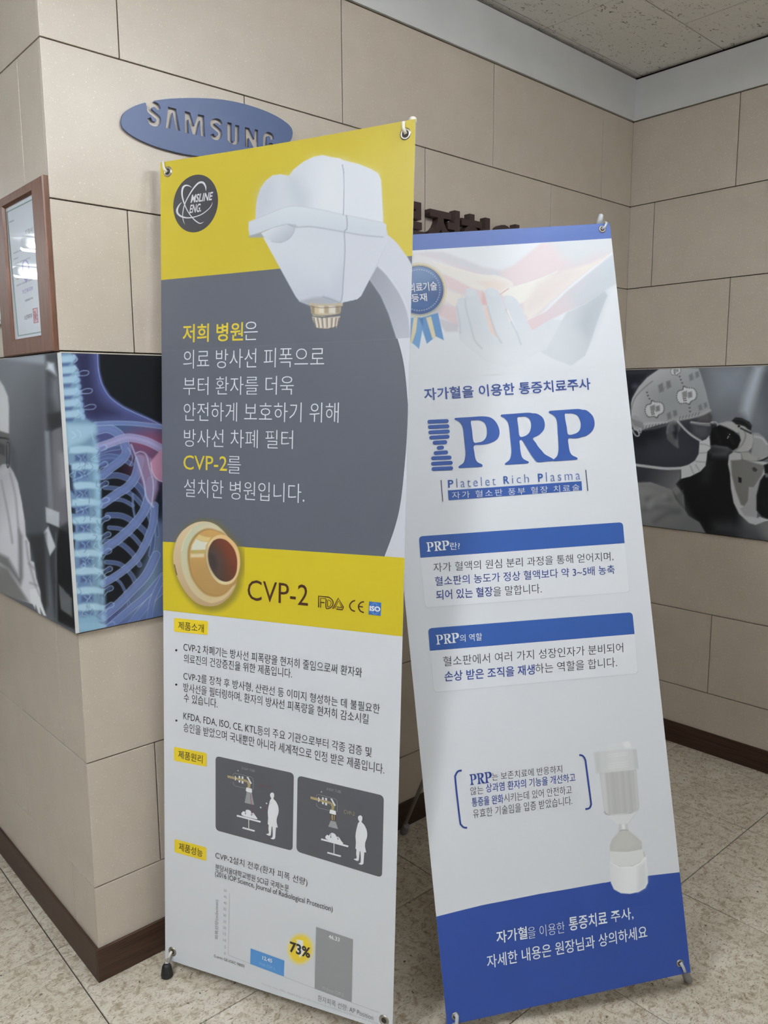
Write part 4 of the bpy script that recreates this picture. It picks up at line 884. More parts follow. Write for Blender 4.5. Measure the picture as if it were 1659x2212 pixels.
for s, a, b, c, m_, wt in [('혈소판에서 여러 가지 성장인자가 분비되어', (253, 362), (1260, 282), (250, 306), kJ, -0.006), ('손상 받은 조직을 재생', (260, 447), (765, 406), (258, 389), bJ, 0.012), ('하는 역할을 합니다.', (768, 402), (1225, 364), (765, 346), kJ, -0.006),
                       ('는 보존치료에 반응하지', (526, 1002), (918, 956), (524, 958), kJ, -0.008), ('않는', (405, 1082), (478, 1075), (402, 1036), kJ, -0.008), ('상과염 환자의 기능을 개선하고', (492, 1068), (992, 1006), (490, 1018), bJ, 0.004),
                       ('통증을 완화', (413, 1147), (590, 1127), (410, 1096), bJ, 0.004), ('시키는데 있어 안전하고', (593, 1123), (972, 1074), (590, 1075), kJ, -0.008), ('유효한 기술임을 입증 받았습니다.', (420, 1212), (975, 1135), (417, 1162), kJ, -0.008)]:
    text(S2, CI, s, a, b, c, m_, sheet2, 0.0010, wt)
prp(CI, (402, 1022), (522, 1009), (398, 962), bJ)
for pl in ([(355, 943), (335, 948), (322, 968), (320, 1000), (345, 1220), (353, 1248), (368, 1262), (386, 1264)], [(1013, 857), (1033, 862), (1047, 885), (1052, 920), (1077, 1110), (1078, 1138), (1068, 1155), (1047, 1160)]):
    poly_print(S2, 'bracket', CI, [ribbon(pl, 10, 4)], bJ, sheet2, 0.0010)
# blue foot of the banner with a wave edge
wv = T(CJ, [(160, 418), (270, 390), (380, 363), (500, 340), (630, 314), (760, 292), (860, 274), (950, 258), (1120, 232), (1200, 223), (1262, 216)])
uw, vw_ = S2.uv(wv[:, 0], wv[:, 1]); o_ = np.argsort(uw); uw, vw_ = uw[o_], vw_[o_]
us = np.linspace(0, S2.w, 40); vs_ = np.interp(us, uw, vw_)
lowblue = ink((34, 62, 134), RD, 0.4, 'blue_ink')
uvprint(S2, 'blue_footer', [(0, 0), (S2.w, 0)]+[(float(a), float(b)) for a, b in zip(us[::-1], vs_[::-1])], lowblue, sheet2, 0.0003)
wD = ink((200, 206, 220), RD, 0.4, 'white_ink2')
for s, a, b, c, wt in [('자가혈', (442, 537), (580, 513), (438, 480), 0.012), ('을 이용한', (583, 514), (748, 488), (580, 462), -0.012), ('통증치료', (768, 482), (938, 448), (762, 420), 0.012), ('주사,', (955, 442), (1056, 430), (955, 385), 0.006), ('자세한 내용은 원장님과 상의하세요', (400, 648), (1118, 510), (397, 588), 0.006)]:
    text(S2, CJ, s, a, b, c, wD, sheet2, 0.0010, wt)
# centrifuge tube picture
lo = S2.uv(*T(CL, (300, 1230))); hi = S2.uv(*T(CL, (700, -20))); lo2 = S2.uv(*T(CL, (760, 1230)))
u0_ = float(S2.uv(*T(CL, (285, 60)))[0]); u1_ = float(S2.uv(*T(CL, (735, 1150)))[0])
ct = Canvas(S2, u0_-0.004, u1_+0.004, float(lo2[1])-0.01, float(hi[1]), 1.2, (184, 187, 195), CL)
U_, V_ = S2.uv(ct.X, ct.Y); ct.C[V_ < np.interp(U_, us, vs_)] = (34, 62, 134)
up_ = V_ > np.interp(U_, us, vs_)
F = ct.fill; Ln = ct.line
F([(405, 30), (470, 20), (540, 0), (580, -5), (600, 40), (635, 65), (640, 90), (400, 90)], (186, 189, 194), 4, 0.95); F([(520, 10), (570, 0), (590, 50), (540, 60)], (198, 200, 205), 8, 0.8)
F([(297, 90), (400, 78), (560, 66), (635, 66), (655, 215), (560, 232), (420, 248), (318, 255)], (176, 179, 182), 2, 1)
F([(420, 80), (540, 68), (560, 225), (430, 245)], (184, 186, 190), 20, 0.8); F([(300, 95), (340, 90), (355, 250), (318, 253)], (168, 172, 176), 8, 0.8); F([(600, 70), (635, 66), (655, 215), (620, 222)], (164, 168, 172), 8, 0.8)
for yy_ in (100, 118, 172, 190, 208): Ln([(410, yy_+8), (560, yy_-8)], 4, (196, 198, 202), 2, 0.7, 0)
F([(342, 252), (420, 247), (560, 232), (630, 225), (652, 500), (650, 530), (640, 548), (610, 562), (420, 585), (390, 575), (380, 555)], (160, 161, 164), 2, 1)
F([(345, 255), (385, 250), (415, 580), (390, 572), (380, 555)], (176, 178, 182), 6, 0.9)
for k, xx in enumerate((420, 450, 500, 530, 550, 580, 600)): Ln([(xx-8, 245), (xx+18, 570)], 9, [(170, 171, 173), (152, 153, 156)][k % 2], 5, 0.6, 0)
F([(610, 235), (630, 230), (652, 520), (630, 545)], (172, 174, 178), 5, 0.8)
Ln([(380, 555), (400, 574), (440, 583), (520, 578), (590, 565)], 6, (112, 112, 112), 2, 0.9)
F([(400, 580), (600, 565), (648, 540), (650, 555), (600, 610), (560, 650), (500, 662), (470, 640), (420, 600)], (188, 191, 195), 4, 0.95); Ln([(650, 540), (600, 600), (560, 655)], 5, (168, 171, 175), 2.5, 0.8)
F([(495, 650), (560, 648), (568, 700), (490, 705)], (170, 172, 176), 3, 1); F([(515, 650), (540, 650), (545, 695), (520, 698)], (205, 208, 212), 4, 0.8)
Ln([(500, 705), (530, 696), (565, 700)], 6, (108, 104, 100), 2, 0.9)
F([(495, 708), (568, 700), (620, 740), (672, 788), (676, 850), (640, 862), (560, 872), (425, 870), (422, 820), (440, 770)], (164, 164, 165), 2.5, 1); F([(500, 712), (560, 706), (640, 800), (560, 860), (450, 860), (470, 770)], (172, 172, 172), 20, 0.7)
F([(425, 865), (560, 868), (676, 848), (694, 930), (640, 970), (560, 985), (470, 980), (428, 950)], (190, 192, 195), 2, 1)
Ln([(425, 868), (560, 872), (676, 850)], 5, (196, 198, 200), 2, 0.8); Ln([(428, 950), (500, 984), (600, 978), (660, 948), (694, 920), (688, 870)], 6, (150, 150, 150), 2.2, 0.85)
F([(418, 925), (440, 955), (500, 984), (600, 980), (660, 950), (696, 905), (708, 912), (718, 1030), (720, 1110), (700, 1150), (650, 1180), (580, 1195), (510, 1190), (455, 1160), (432, 1110), (424, 1020)], lg(CL, (430, 1050), (190, 193, 198), (560, 1050), (200, 203, 208)), 1.5, 1)
F([(640, 985), (700, 940), (718, 1090), (700, 1145), (640, 1180)], (184, 187, 192), 14, 0.8); Ln([(432, 950), (500, 986), (600, 982), (660, 952), (702, 912)], 5, (212, 214, 218), 2, 0.8)
F([(720, 930), (960, 860), (900, 960), (740, 1020)], (190, 193, 200), 14, 0.5)
ct.build('tube_picture', 0.0006, M_vcol, sheet2, RD)
# grommets and hooks
for (px_, py_) in [(1300.5, 495.5), (1468.5, 2080.5), (983.5, 2195)]:
    u, v = guv(S2, px_, py_); grommet(S2, u, v, 0.0085, B2)
grommet(S2, 0.016, S2.h-0.02, 0.0085, B2)
tipR = pt(S2, 1303.5, 461, -0.012); fR = Vector(W3(*hitp(1486, 2124, 2, ZF))); fR.z = 0.0
fL = Vector(S2.pos(np.array([0.012]), np.array([0.0]), -0.02)[0]); fL.z = 0.0
hub2 = Vector(W3(*hitp(1030, 1412, 1, -1.62)))
rear2 = Vector(W3(*hitp(864, 1794, 2, ZF))); rear2.z = 0; rear2.y = min(rear2.y, -0.045*H-0.014)
stand(S2, B2, hub2, [fL], None, [[pt(S2, 800, 520, -0.010)], [tipR-Vector((0, 0, 0.05)), tipR]], rear=rear2, footm=M_greyfoot, big=False)
tube('leg', [hub2, Vector(S2.pos(np.array([S2.w-0.02]), np.array([0.05]), -0.014)[0]), fR+Vector((0, 0, 0.03))], 0.0045, M_rod, B2)
fd = (pt(S2, 1479, 2090, -0.008)-fR); fd.z = 0
tube('foot', [fR+Vector((0, 0, 0.004)), fR+Vector((0, 0, 0.010)), pt(S2, 1480, 2094, -0.010), pt(S2, 1478, 2088, -0.012)], [0.0070, 0.0092, 0.0092, 0.0085], M_greyfoot, B2)
tube('pole_cap', [pt(S2, 1298, 482, -0.013), pt(S2, 1302.5, 464, -0.012), pt(S2, 1303.5, 460, -0.012), pt(S2, 1304, 458, -0.012)], [0.0062, 0.0062, 0.0055, 0.002], M_hookg, B2)
tube('hook', [pt(S2, 1308, 484, -0.010), pt(S2, 1308.5, 480, -0.002), pt(S2, 1308, 484, 0.005), pt(S2, 1304, 492, 0.006), pt(S2, 1299, 496, 0.001)], 0.0032, M_hookg, B2)
tube('hook', [pt(S2, 1469, 2079, 0.001), pt(S2, 1472, 2084, 0.005), pt(S2, 1477, 2096, 0.005), pt(S2, 1479, 2100, -0.006)], 0.0034, M_hookg, B2)
tube('hook', [pt(S2, 983, 2190, 0.001), pt(S2, 986, 2194, 0.005), pt(S2, 985, 2205, 0.006), pt(S2, 981, 2214, 0.004), fL+Vector((0, 0, 0.03))], 0.0042, M_hookg, B2)
tube('hook', [pt(S2, 806, 524, -0.010), pt(S2, 806, 516, -0.002), pt(S2, 807, 520, 0.005), pt(S2, 811, 530, 0.001)], 0.0032, M_hookg, B2)
# ================================================================== wall things
M_pic = vcol_mat('printed_panel_picture', 0.42, 0.3)
M_edge = mat('picture_panel_edge', (0.62, 0.63, 0.62), 0.4)
def picture(label, K, cat='picture'):
    """a picture panel: K = BL BR TL TR (courses) of its front face"""
    sh = Sheet(*[W3(*k) for k in K]); e = empty('wall_picture', sum([W3(*k) for k in K], Vector())/4); tag(e, label, cat)
    return sh, e
def backing(sh, e, thick=0.008):
    sh.grid('panel_board', 0, sh.w, 0, sh.h, 2, 2, -0.0006, M_edge, e, None, thick)
# --- left-hand x-ray picture on the back wall
sx, ex_ = picture('blue glowing x-ray picture of spine, ribs and shoulder, on the corner of the back wall', [(-0.032, -0.033, 2.012), (2.0, -0.033, 2.012), (-0.032, -0.033, 3.985), (2.0, -0.033, 3.985)])
backing(sx, ex_)
CA = (0, 740, 3.3528)
cx = Canvas(sx, 0, sx.w, 0, sx.h, 1.4, (20, 24, 32), CA); F = cx.fill; Ln = cx.line
body = [(380, 60), (705, 60), (706, 150), (716, 230), (740, 310), (790, 392), (880, 462), (980, 512), (1080, 556), (1180, 604), (1320, 660), (1500, 800), (1600, 1100), (1650, 2200), (500, 2200)]
F(body, (70, 76, 124), 14, 1, 0); F([(540, 60), (660, 60), (668, 200), (690, 330), (740, 430), (860, 520), (700, 560), (610, 540), (570, 330), (545, 200)], (38, 38, 72), 34, 0.85)
Ln([(708, 60), (709, 150), (719, 230), (743, 310), (793, 392), (883, 462), (983, 512), (1083, 556), (1183, 604), (1320, 660)], 26, (92, 108, 178), 12, 0.7); Ln([(706, 60), (708, 150), (718, 230), (742, 310), (792, 392), (882, 462), (982, 512), (1082, 556), (1182, 604), (1320, 662)], 5, (150, 168, 216), 2, 0.9)
F([(720, 60), (1700, 60), (1700, 700), (1330, 640), (1180, 588), (1040, 520), (900, 455), (805, 385), (752, 300), (728, 210)], (18, 22, 26), 4, 1)
# dark lung spaces
F([(700, 900), (950, 850), (960, 980), (1040, 1180), (1090, 1300), (1080, 1560), (960, 1800), (820, 1950), (740, 1900), (700, 1400)], (14, 18, 26), 26, 1)
F([(650, 560), (1180, 600), (1180, 650), (900, 650), (700, 620)], (60, 90, 130), 14, 0.7)
F([(1080, 1100), (1180, 1000), (1180, 1300), (1120, 1260)], (12, 18, 26), 20, 0.9)
cx.ell(1100, 720, 170, 75, (152, 66, 88), 0, 70, 0.85); cx.ell(1110, 900, 130, 120, (120, 58, 84), 0, 70, 0.6); cx.ell(940, 920, 60, 60, (58, 26, 44), 0, 50, 0.7)
F([(1180, 1300), (1180, 2000), (900, 2000), (1000, 1800), (1060, 1600), (1130, 1380)], (112, 140, 158), 60, 0.85)
def rib(pts, w, c=(88, 104, 156), e=(176, 200, 226), a=0.78):
    Ln(pts, w+7, e, 1.6, a*0.85); Ln(pts, max(w-1, 2), c, 2.2, a); Ln(pts, w*0.35, tuple(v*1.22 for v in c), 5, 0.45)
for pts, w in [([(690, 850), (780, 822), (870, 835), (950, 880)], 26), ([(700, 800), (790, 770), (860, 760)], 30), ([(735, 975), (850, 962), (960, 1005), (1040, 1090), (1065, 1180)], 38),
               ([(760, 1050), (870, 1062), (960, 1105), (1040, 1190)], 26), ([(760, 1135), (880, 1140), (960, 1180)], 22), ([(780, 1250), (880, 1255), (960, 1295), (1050, 1370), (1090, 1450)], 36), ([(790, 1340), (880, 1352), (960, 1400), (1030, 1480)], 24),
               ([(770, 1440), (870, 1455), (960, 1530), (1010, 1610)], 30), ([(770, 1590), (870, 1606), (950, 1680), (985, 1750)], 26), ([(760, 1700), (850, 1720), (900, 1790), (940, 1920)], 14),
               ([(1050, 1180), (1095, 1300), (1110, 1420), (1090, 1540)], 24), ([(1090, 1180), (1130, 1290), (1140, 1400)], 16), ([(960, 1100), (965, 1200), (975, 1260)], 8)]:
    rib(pts, w, (58, 72, 116), (150, 176, 208), 0.8)
for pts, w in [([(690, 640), (770, 622), (840, 648), (890, 705), (915, 790), (880, 850), (800, 910), (740, 960)], 58), ([(740, 1170), (840, 1100), (930, 1040), (985, 960), (1010, 850)], 60),
               ([(750, 1500), (860, 1420), (960, 1330), (1040, 1225), (1080, 1110), (1100, 1000)], 62), ([(750, 1745), (890, 1655), (1000, 1550), (1070, 1420), (1110, 1300), (1120, 1180)], 50),
               ([(740, 1990), (850, 1900), (960, 1790), (1060, 1680), (1130, 1540)], 58), ([(790, 2060), (930, 1940), (1060, 1830), (1180, 1690)], 44), ([(950, 2040), (1060, 1900), (1170, 1790)], 50), ([(1080, 2000), (1110, 1850), (1180, 1700)], 36),
               ([(690, 590), (850, 583), (1010, 590), (1180, 612)], 26)]:
    rib(pts, w)
rib([(690, 765), (800, 728), (900, 692), (980, 694), (1080, 722), (1180, 775)], 54, (142, 136, 176), (176, 180, 214))
# shoulder blade and arm head
F([(985, 800), (1060, 815), (1110, 850), (1150, 800), (1190, 770), (1190, 1010), (1140, 1000), (1150, 1060), (1110, 1190), (1070, 1150), (1030, 1010), (1000, 940)], (150, 124, 156), 8, 0.75)
F([(1092, 860), (1150, 790), (1190, 760), (1190, 1010), (1130, 985), (1098, 930)], (196, 134, 158), 6, 0.85); Ln([(1190, 1012), (1140, 990), (1104, 940), (1092, 870)], 6, (222, 200, 220), 2, 0.9)
Ln([(950, 740), (985, 830), (1040, 1000), (1060, 1120), (1110, 1190)], 10, (186, 196, 222), 3, 0.8); Ln([(985, 800), (1020, 790), (1060, 815), (1080, 900), (1110, 1020), (1100, 1170)], 7, (190, 200, 226), 2.5, 0.8); Ln([(925, 760), (960, 830), (940, 890)], 6, (150, 170, 210), 2, 0.8)
F([(700, 900), (940, 830), (930, 800), (700, 830)], (86, 110, 160), 12, 0.5)
# spine
def spl(y): return 420+(y-60)*0.082 if y > 0 else 420
F([(415, 70), (520, 70), (545, 200), (570, 330), (580, 430), (620, 545), (700, 600), (700, 660), (690, 760), (710, 900), (730, 1050), (730, 1250), (735, 1500), (725, 1750), (715, 2000), (740, 2110), (560, 2130), (540, 1900), (520, 1600), (500, 1300), (475, 900), (450, 500)], (112, 146, 172), 9, 1)
F([(560, 850), (640, 840), (650, 2060), (560, 2080), (545, 1400), (530, 900)], (92, 118, 172), 20, 0.55)
for k, y in enumerate([100, 180, 250, 340, 420, 500]):
    x = 430+(y-60)*0.07
    F([(x, y), (x+110, y-14), (x+122, y+20), (x+90, y+44), (x, y+48)], (160, 194, 210), 8, 0.9); F([(x+5, y+50), (x+75, y+46), (x+62, y+70), (x+10, y+72)], (70, 88, 140), 8, 0.85)
    Ln([(x+100, y-10), (x+128, y+20), (x+106, y+44)], 6, (176, 212, 230), 2.5, 0.8)
F([(470, 590), (690, 590), (700, 650), (600, 720), (480, 770)], (156, 192, 208), 18, 0.9)
ys = [760, 880, 1020, 1140, 1270, 1390, 1510, 1640, 1780, 1900, 2040]
for k, y in enumerate(ys):
    x = 505+(y-760)*0.045
    F([(x, y), (x+60, y-12), (x+140, y-10), (x+205, y+4), (x+200, y+42), (x+120, y+36), (x+50, y+44), (x-4, y+40)], (166, 202, 214), 7, 0.92)
    F([(x+40, y+56), (x+120, y+48), (x+122, y+92), (x+40, y+96)], (66, 84, 130), 8, 0.9); Ln([(x+60, y+60), (x+82, y+78), (x+76, y+96)], 8, (150, 190, 216), 3, 0.7); Ln([(x+112, y+50), (x+96, y+70), (x+112, y+90)], 5, (150, 190, 216), 2.5, 0.7)
    F([(x+170, y-60), (x+205, y-60), (x+208, y+110), (x+172, y+110)], (150, 194, 216), 14, 0.55)
    Ln([(x+205, y+10), (x+245, y-18), (x+268, y-8), (x+262, y+12), (x+225, y+28), (x+208, y+52)], 7, (150, 180, 216), 2.2, 0.8); F([(x+208, y), (x+250, y-16), (x+262, y), (x+222, y+24)], (92, 110, 168), 5, 0.6)
Ln([(500, 1010), (560, 985), (640, 950), (690, 900)], 8, (150, 186, 216), 2.5, 0.6); Ln([(545, 1230), (640, 1190), (740, 1160)], 8, (150, 186, 216), 2.5, 0.6)
for yy_, xx in ((350, 585), (465, 610), (220, 560)):
    Ln([(xx, yy_), (xx+40, yy_-16), (xx+76, yy_-14), (xx+82, yy_+4), (xx+60, yy_+18), (xx+4, yy_+20)], 5, (168, 186, 214), 2, 0.85, closed=False)
for yy_ in range(230, 580, 44): cx.ell(560+(yy_-230)*0.13, yy_, 18, 22, (146, 184, 214), 0, 4, 0.7)
F([(480, 880), (515, 890), (520, 960), (540, 1100), (500, 1060)], (24, 32, 52), 7, 0.8); F([(500, 1190), (545, 1200), (548, 1240), (508, 1236)], (20, 26, 44), 5, 0.8); F([(508, 1290), (545, 1330), (545, 1370), (514, 1380)], (20, 26, 44), 5, 0.8); F([(520, 1420), (545, 1430), (540, 1490), (522, 1500)], (20, 26, 44), 5, 0.8)
F([(555, 1990), (700, 1960), (745, 2060), (740, 2120), (560, 2120)], (130, 172, 196), 18, 0.9); F([(740, 2090), (900, 1960), (1180, 1900), (1180, 2000), (900, 2080)], (72, 96, 150), 30, 0.5)
for k in range(60):                           # fine bone texture
    yy_ = rng.uniform(600, 2080); xx = 500+(yy_-760)*0.045+rng.uniform(0, 200)
    Ln([(xx, yy_), (xx+rng.uniform(-30, 30), yy_+rng.uniform(10, 34)), (xx+rng.uniform(-20, 40), yy_+rng.uniform(34, 60))], rng.uniform(3, 6), [(186, 216, 226), (84, 108, 150)][k % 2], 2, 0.6)
g_ = cx.C.mean(-1, keepdims=True); cx.C = cx.C*0.86+g_*0.14
cx.build('x_ray_print', 0.0002, M_pic, ex_, (222, 222, 222))
# --- doctor picture on the left wall
sl_, el_ = picture('grey picture of a gowned and capped doctor, on the left wall beside the corner', [(-0.033, 3.0, 2.012), (-0.033, -0.034, 2.012), (-0.033, 3.0, 3.985), (-0.033, -0.034, 3.985)])
backing(sl_, el_)
cl = Canvas(sl_, 0, sl_.w, 0, sl_.h, 1.7, (92, 94, 100), CA); F = cl.fill; Ln = cl.line
F([(-900, 0), (0, 110), (60, 130), (260, 140), (300, 200), (330, 600), (340, 1200), (330, 1400), (200, 1400), (60, 900), (-900, 600)], lg(CA, (60, 400), (100, 102, 108), (330, 500), (78, 80, 86)), 20, 1)
F([(0, 110), (420, 70), (425, 130), (330, 160), (60, 128)], (128, 132, 140), 14, 0.8)
F([(330, 80), (430, 70), (560, 2100), (400, 2020), (345, 1500), (340, 600)], (58, 60, 64), 12, 1)
F([(345, 140), (390, 150), (410, 240), (370, 210), (335, 190)], (170, 174, 180), 12, 0.9); F([(370, 270), (430, 240), (450, 480), (420, 500), (360, 380)], (104, 106, 112), 24, 0.8)
F([(370, 620), (450, 610), (500, 1300), (440, 1330), (380, 1200)], (98, 95, 102), 12, 1); F([(420, 800), (480, 790), (500, 1060), (440, 1060)], (128, 124, 130), 20, 0.7); F([(345, 520), (450, 500), (455, 600), (370, 640)], (36, 38, 42), 10, 0.9)
F([(325, 640), (360, 640), (390, 1250), (350, 1250)], (128, 130, 136), 8, 0.7)
F([(330, 1190), (430, 1230), (430, 1340), (335, 1300)], (150, 152, 156), 5, 0.95); F([(350, 1330), (405, 1480), (362, 1545), (315, 1380)], (160, 162, 166), 5, 0.95)
F([(430, 1350), (505, 1380), (555, 2080), (420, 2010), (410, 1500)], (30, 31, 34), 8, 1); F([(425, 1750), (520, 1850), (525, 1990), (440, 1930)], (96, 98, 100), 6, 0.9)
F([(200, 1390), (330, 1380), (345, 1900), (320, 1960), (230, 1500)], (52, 54, 56), 14, 0.95); Ln([(405, 1380), (410, 2020)], 10, (96, 98, 100), 4, 0.8)
gown = [(-700, 900), (-80, 880), (60, 880), (100, 940), (130, 1010), (158, 1150), (180, 1290), (188, 1400), (215, 1450), (225, 1580), (248, 1590), (262, 1700), (292, 1800), (296, 1870), (250, 1900), (0, 1810), (-700, 1600)]
F(gown, lg(CA, (-100, 1000), (140, 139, 142), (160, 1200), (168, 166, 170)), 3, 1)
F([(135, 1350), (160, 1400), (165, 1700), (150, 1760), (60, 1640), (-60, 1560), (-60, 1500), (60, 1560), (140, 1700)], (92, 92, 92), 12, 0.8)
for pl in ([(60, 900), (110, 1100), (130, 1300), (150, 1500)], [(190, 1440), (205, 1560), (240, 1700), (280, 1830)], [(10, 1000), (60, 1250), (90, 1450)], [(210, 1600), (250, 1640)], [(220, 1740), (270, 1760)]):
    Ln(pl, 10, (116, 115, 118), 6, 0.7)
F([(-60, 1580), (60, 1640), (210, 1880), (100, 1860), (-60, 1790)], (108, 106, 104), 10, 0.9)
F([(215, 1790), (260, 1780), (300, 1880), (335, 1980), (315, 1975), (290, 1920), (300, 1990), (280, 1960), (258, 1900), (255, 1930), (225, 1870)], (176, 176, 178), 3, 1)
F([(-500, 300), (-60, 250), (0, 275), (30, 320), (58, 390), (66, 470), (66, 660), (0, 680), (-400, 800)], (160, 160, 160), 4, 1); F([(0, 640), (66, 660), (70, 740), (60, 800), (30, 860), (0, 900), (-100, 900), (-100, 660)], (92, 90, 90), 4, 1)
F([(-100, 900), (0, 930), (60, 880), (70, 940), (-60, 1000)], (150, 148, 150), 6, 1)
Ln([(-40, 690), (20, 690), (62, 700)], 10, (40, 40, 42), 2.5, 1); Ln([(48, 745), (52, 890), (64, 888), (70, 740), (50, 725)], 7, (40, 40, 42), 2, 1); F([(-20, 720), (34, 740), (36, 820), (-20, 800)], (60, 60, 62), 4, 0.8)
F([(66, 700), (110, 780), (120, 960), (80, 860)], (66, 68, 72), 14, 0.6)
cl.C *= np.clip(cl.C.mean(-1, keepdims=True)/170, 0.02, 1)**0.35
cl.build('doctor_print', 0.0002, M_pic, el_, (160, 160, 163))
# --- surgeon picture on the right wall
XP = XR-0.033
sr, er = picture('grey picture of a surgeon looking through a microscope, on the right wall', [(XP, -0.02, 2.008), (XP, -2.9, 2.008), (XP, -0.02, 3.985), (XP, -2.9, 3.985)])
backing(sr, er)
CS = (1340, 760, 5.028)
cs = Canvas(sr, 0, sr.w*0.86, 0, sr.h, 1.5, (96, 100, 106), CS); F = cs.fill; Ln = cs.line
F([(900, 150), (2400, 100), (2400, 800), (1500, 900), (1000, 900)], (112, 117, 125), 60, 1); F([(1050, 200), (1350, 160), (1330, 460), (1060, 500)], (126, 132, 142), 70, 0.8); F([(1480, 200), (2400, 100), (2400, 1000), (1600, 800)], (86, 89, 96), 60, 0.8)
F([(1460, 150), (1570, 140), (1470, 480), (1400, 740), (1310, 640), (1340, 500)], (152, 158, 166), 24, 0.9)
F([(0, 180), (420, 185), (300, 260), (160, 440), (110, 580), (100, 700), (0, 700)], (40, 44, 58), 12, 1); F([(60, 195), (350, 195), (300, 240), (70, 250)], (66, 70, 82), 16, 0.8); cs.ell(160, 375, 34, 26, (86, 92, 106), 0, 14, 0.8)
F([(640, 1100), (1000, 1050), (1260, 1100), (1300, 1500), (1300, 2060), (900, 2000), (760, 1800), (640, 1560), (600, 1420)], (30, 32, 36), 34, 1); F([(980, 1090), (1180, 1070), (1160, 1150), (1000, 1140)], (92, 96, 102), 20, 0.8)
F([(900, 1180), (1000, 1200), (960, 1420), (880, 1420)], (62, 66, 68), 30, 0.7); F([(1020, 1850), (1200, 1830), (1400, 1900), (1604, 2040), (1500, 2100), (1000, 1960)], (74, 76, 80), 40, 0.8); F([(1500, 1850), (1700, 1800), (1900, 2000), (1604, 2060), (1540, 1980)], (112, 112, 110), 24, 0.9)
# neck, face
F([(130, 760), (520, 740), (640, 720), (780, 720), (960, 650), (995, 700), (985, 760), (975, 880), (950, 960), (860, 1180), (700, 1260), (160, 1260)], (62, 65, 76), 6, 1)
F([(100, 800), (500, 800), (420, 960), (250, 1020), (120, 1000)], (34, 38, 48), 40, 0.9); F([(830, 700), (960, 655), (994, 700), (985, 780), (840, 770)], (96, 92, 94), 20, 0.9); F([(780, 790), (960, 800), (960, 920), (870, 960), (790, 900)], (92, 94, 102), 20, 0.9)
F([(160, 1230), (660, 1270), (655, 1380), (600, 1440), (560, 1520), (400, 1560), (170, 1400)], lg(CS, (300, 1280), (70, 72, 82), (600, 1450), (112, 113, 118)), 6, 1)
F([(300, 960), (700, 940), (840, 1000), (850, 1120), (700, 1230), (300, 1200)], (70, 73, 86), 60, 0.8)
# ear
F([(495, 880), (505, 800), (545, 755), (600, 745), (640, 770), (655, 830), (625, 900), (632, 980), (630, 1040), (600, 1035), (560, 1000), (510, 950)], (96, 98, 104), 3, 1); F([(580, 800), (620, 790), (625, 880), (600, 960), (570, 880), (590, 850)], (44, 47, 54), 10, 0.9); Ln([(510, 880), (520, 810), (560, 765), (610, 755)], 12, (120, 122, 128), 4, 0.8); Ln([(600, 960), (625, 1035)], 16, (112, 114, 120), 6, 0.8)
# cap
cap = [(115, 560), (130, 500), (200, 380), (290, 280), (420, 188), (700, 178), (850, 180), (880, 260), (930, 430), (970, 600), (975, 640), (900, 680), (760, 720), (640, 745), (600, 740), (520, 770), (400, 800), (240, 850), (150, 850), (120, 740)]
F(cap, lg(CS, (200, 300), (158, 159, 162), (800, 500), (138, 141, 145)), 2.5, 1)
F([(300, 400), (600, 300), (850, 400), (900, 600), (600, 700), (300, 700)], (132, 136, 138), 80, 0.8); Ln([(120, 620), (160, 500), (260, 390), (350, 320)], 10, (112, 112, 114), 3, 0.7); Ln([(600, 742), (760, 716), (900, 678), (975, 636)], 26, (150, 150, 150), 4, 0.8)
Ln([(160, 800), (330, 775), (520, 768)], 12, (168, 168, 168), 4, 0.8); Ln([(220, 850), (380, 825), (520, 785)], 22, (118, 118, 118), 5, 0.7)
for k in range(9): Ln([(240+k*34, 846-k*7), (250+k*34, 812-k*6)], 6, (78, 78, 80), 2, 0.7, 0)
for k in range(7): Ln([(640+k*34, 738-k*8), (652+k*34, 706-k*8)], 6, (86, 86, 88), 2, 0.7, 0)
def motif(x, y, s, shield):
    if shield:
        P = [(x-105*s, y+30*s), (x-90*s, y-40*s), (x-40*s, y-60*s), (x-30*s, y-95*s), (x+10*s, y-80*s), (x+80*s, y-70*s), (x+110*s, y-20*s), (x+100*s, y+40*s), (x+50*s, y+70*s), (x+30*s, y+100*s), (x-10*s, y+85*s), (x-70*s, y+90*s)]
        F(P, (166, 168, 170), 2.5, 1, 2)
        q = smooth(P, 3, True)
        for i in range(0, len(q), 1): cs.ell(q[i][0], q[i][1], 7*s, 8*s, (86, 86, 90), 0, 1.5, 0.85, 8)
        F([(x-50*s, y-30*s), (x+5*s, y-50*s), (x+10*s, y+20*s), (x-40*s, y+30*s)], (118, 119, 122), 3, 0.8); F([(x+15*s, y-30*s), (x+60*s, y-40*s), (x+64*s, y+20*s), (x+20*s, y+34*s)], (112, 113, 116), 3, 0.8)
        for a, b in ((-30, 40), (-10, 36), (-24, 60), (-4, 58)): cs.ell(x+a*s, y+b*s, 7*s, 8*s, (60, 60, 64), 0, 1.5, 0.9, 8)
    else:
        F([(x-70*s, y-20*s), (x-20*s, y-50*s), (x-5*s, y+40*s), (x-55*s, y+60*s)], (110, 112, 116), 4, 0.8); F([(x+15*s, y-60*s), (x+60*s, y-75*s), (x+75*s, y-5*s), (x+30*s, y+20*s)], (108, 110, 114), 4, 0.8); Ln([(x-30*s, y+30*s), (x+30*s, y-20*s)], 6, (120, 121, 124), 4, 0.6)
motif(718, 470, 1.0, 1); motif(370, 620, 0.95, 1); motif(480, 385, 1.0, 0); motif(800, 270, 0.8, 0); motif(895, 600, 0.7, 0); motif(560, 690, 0.8, 0); motif(600, 205, 0.5, 1)
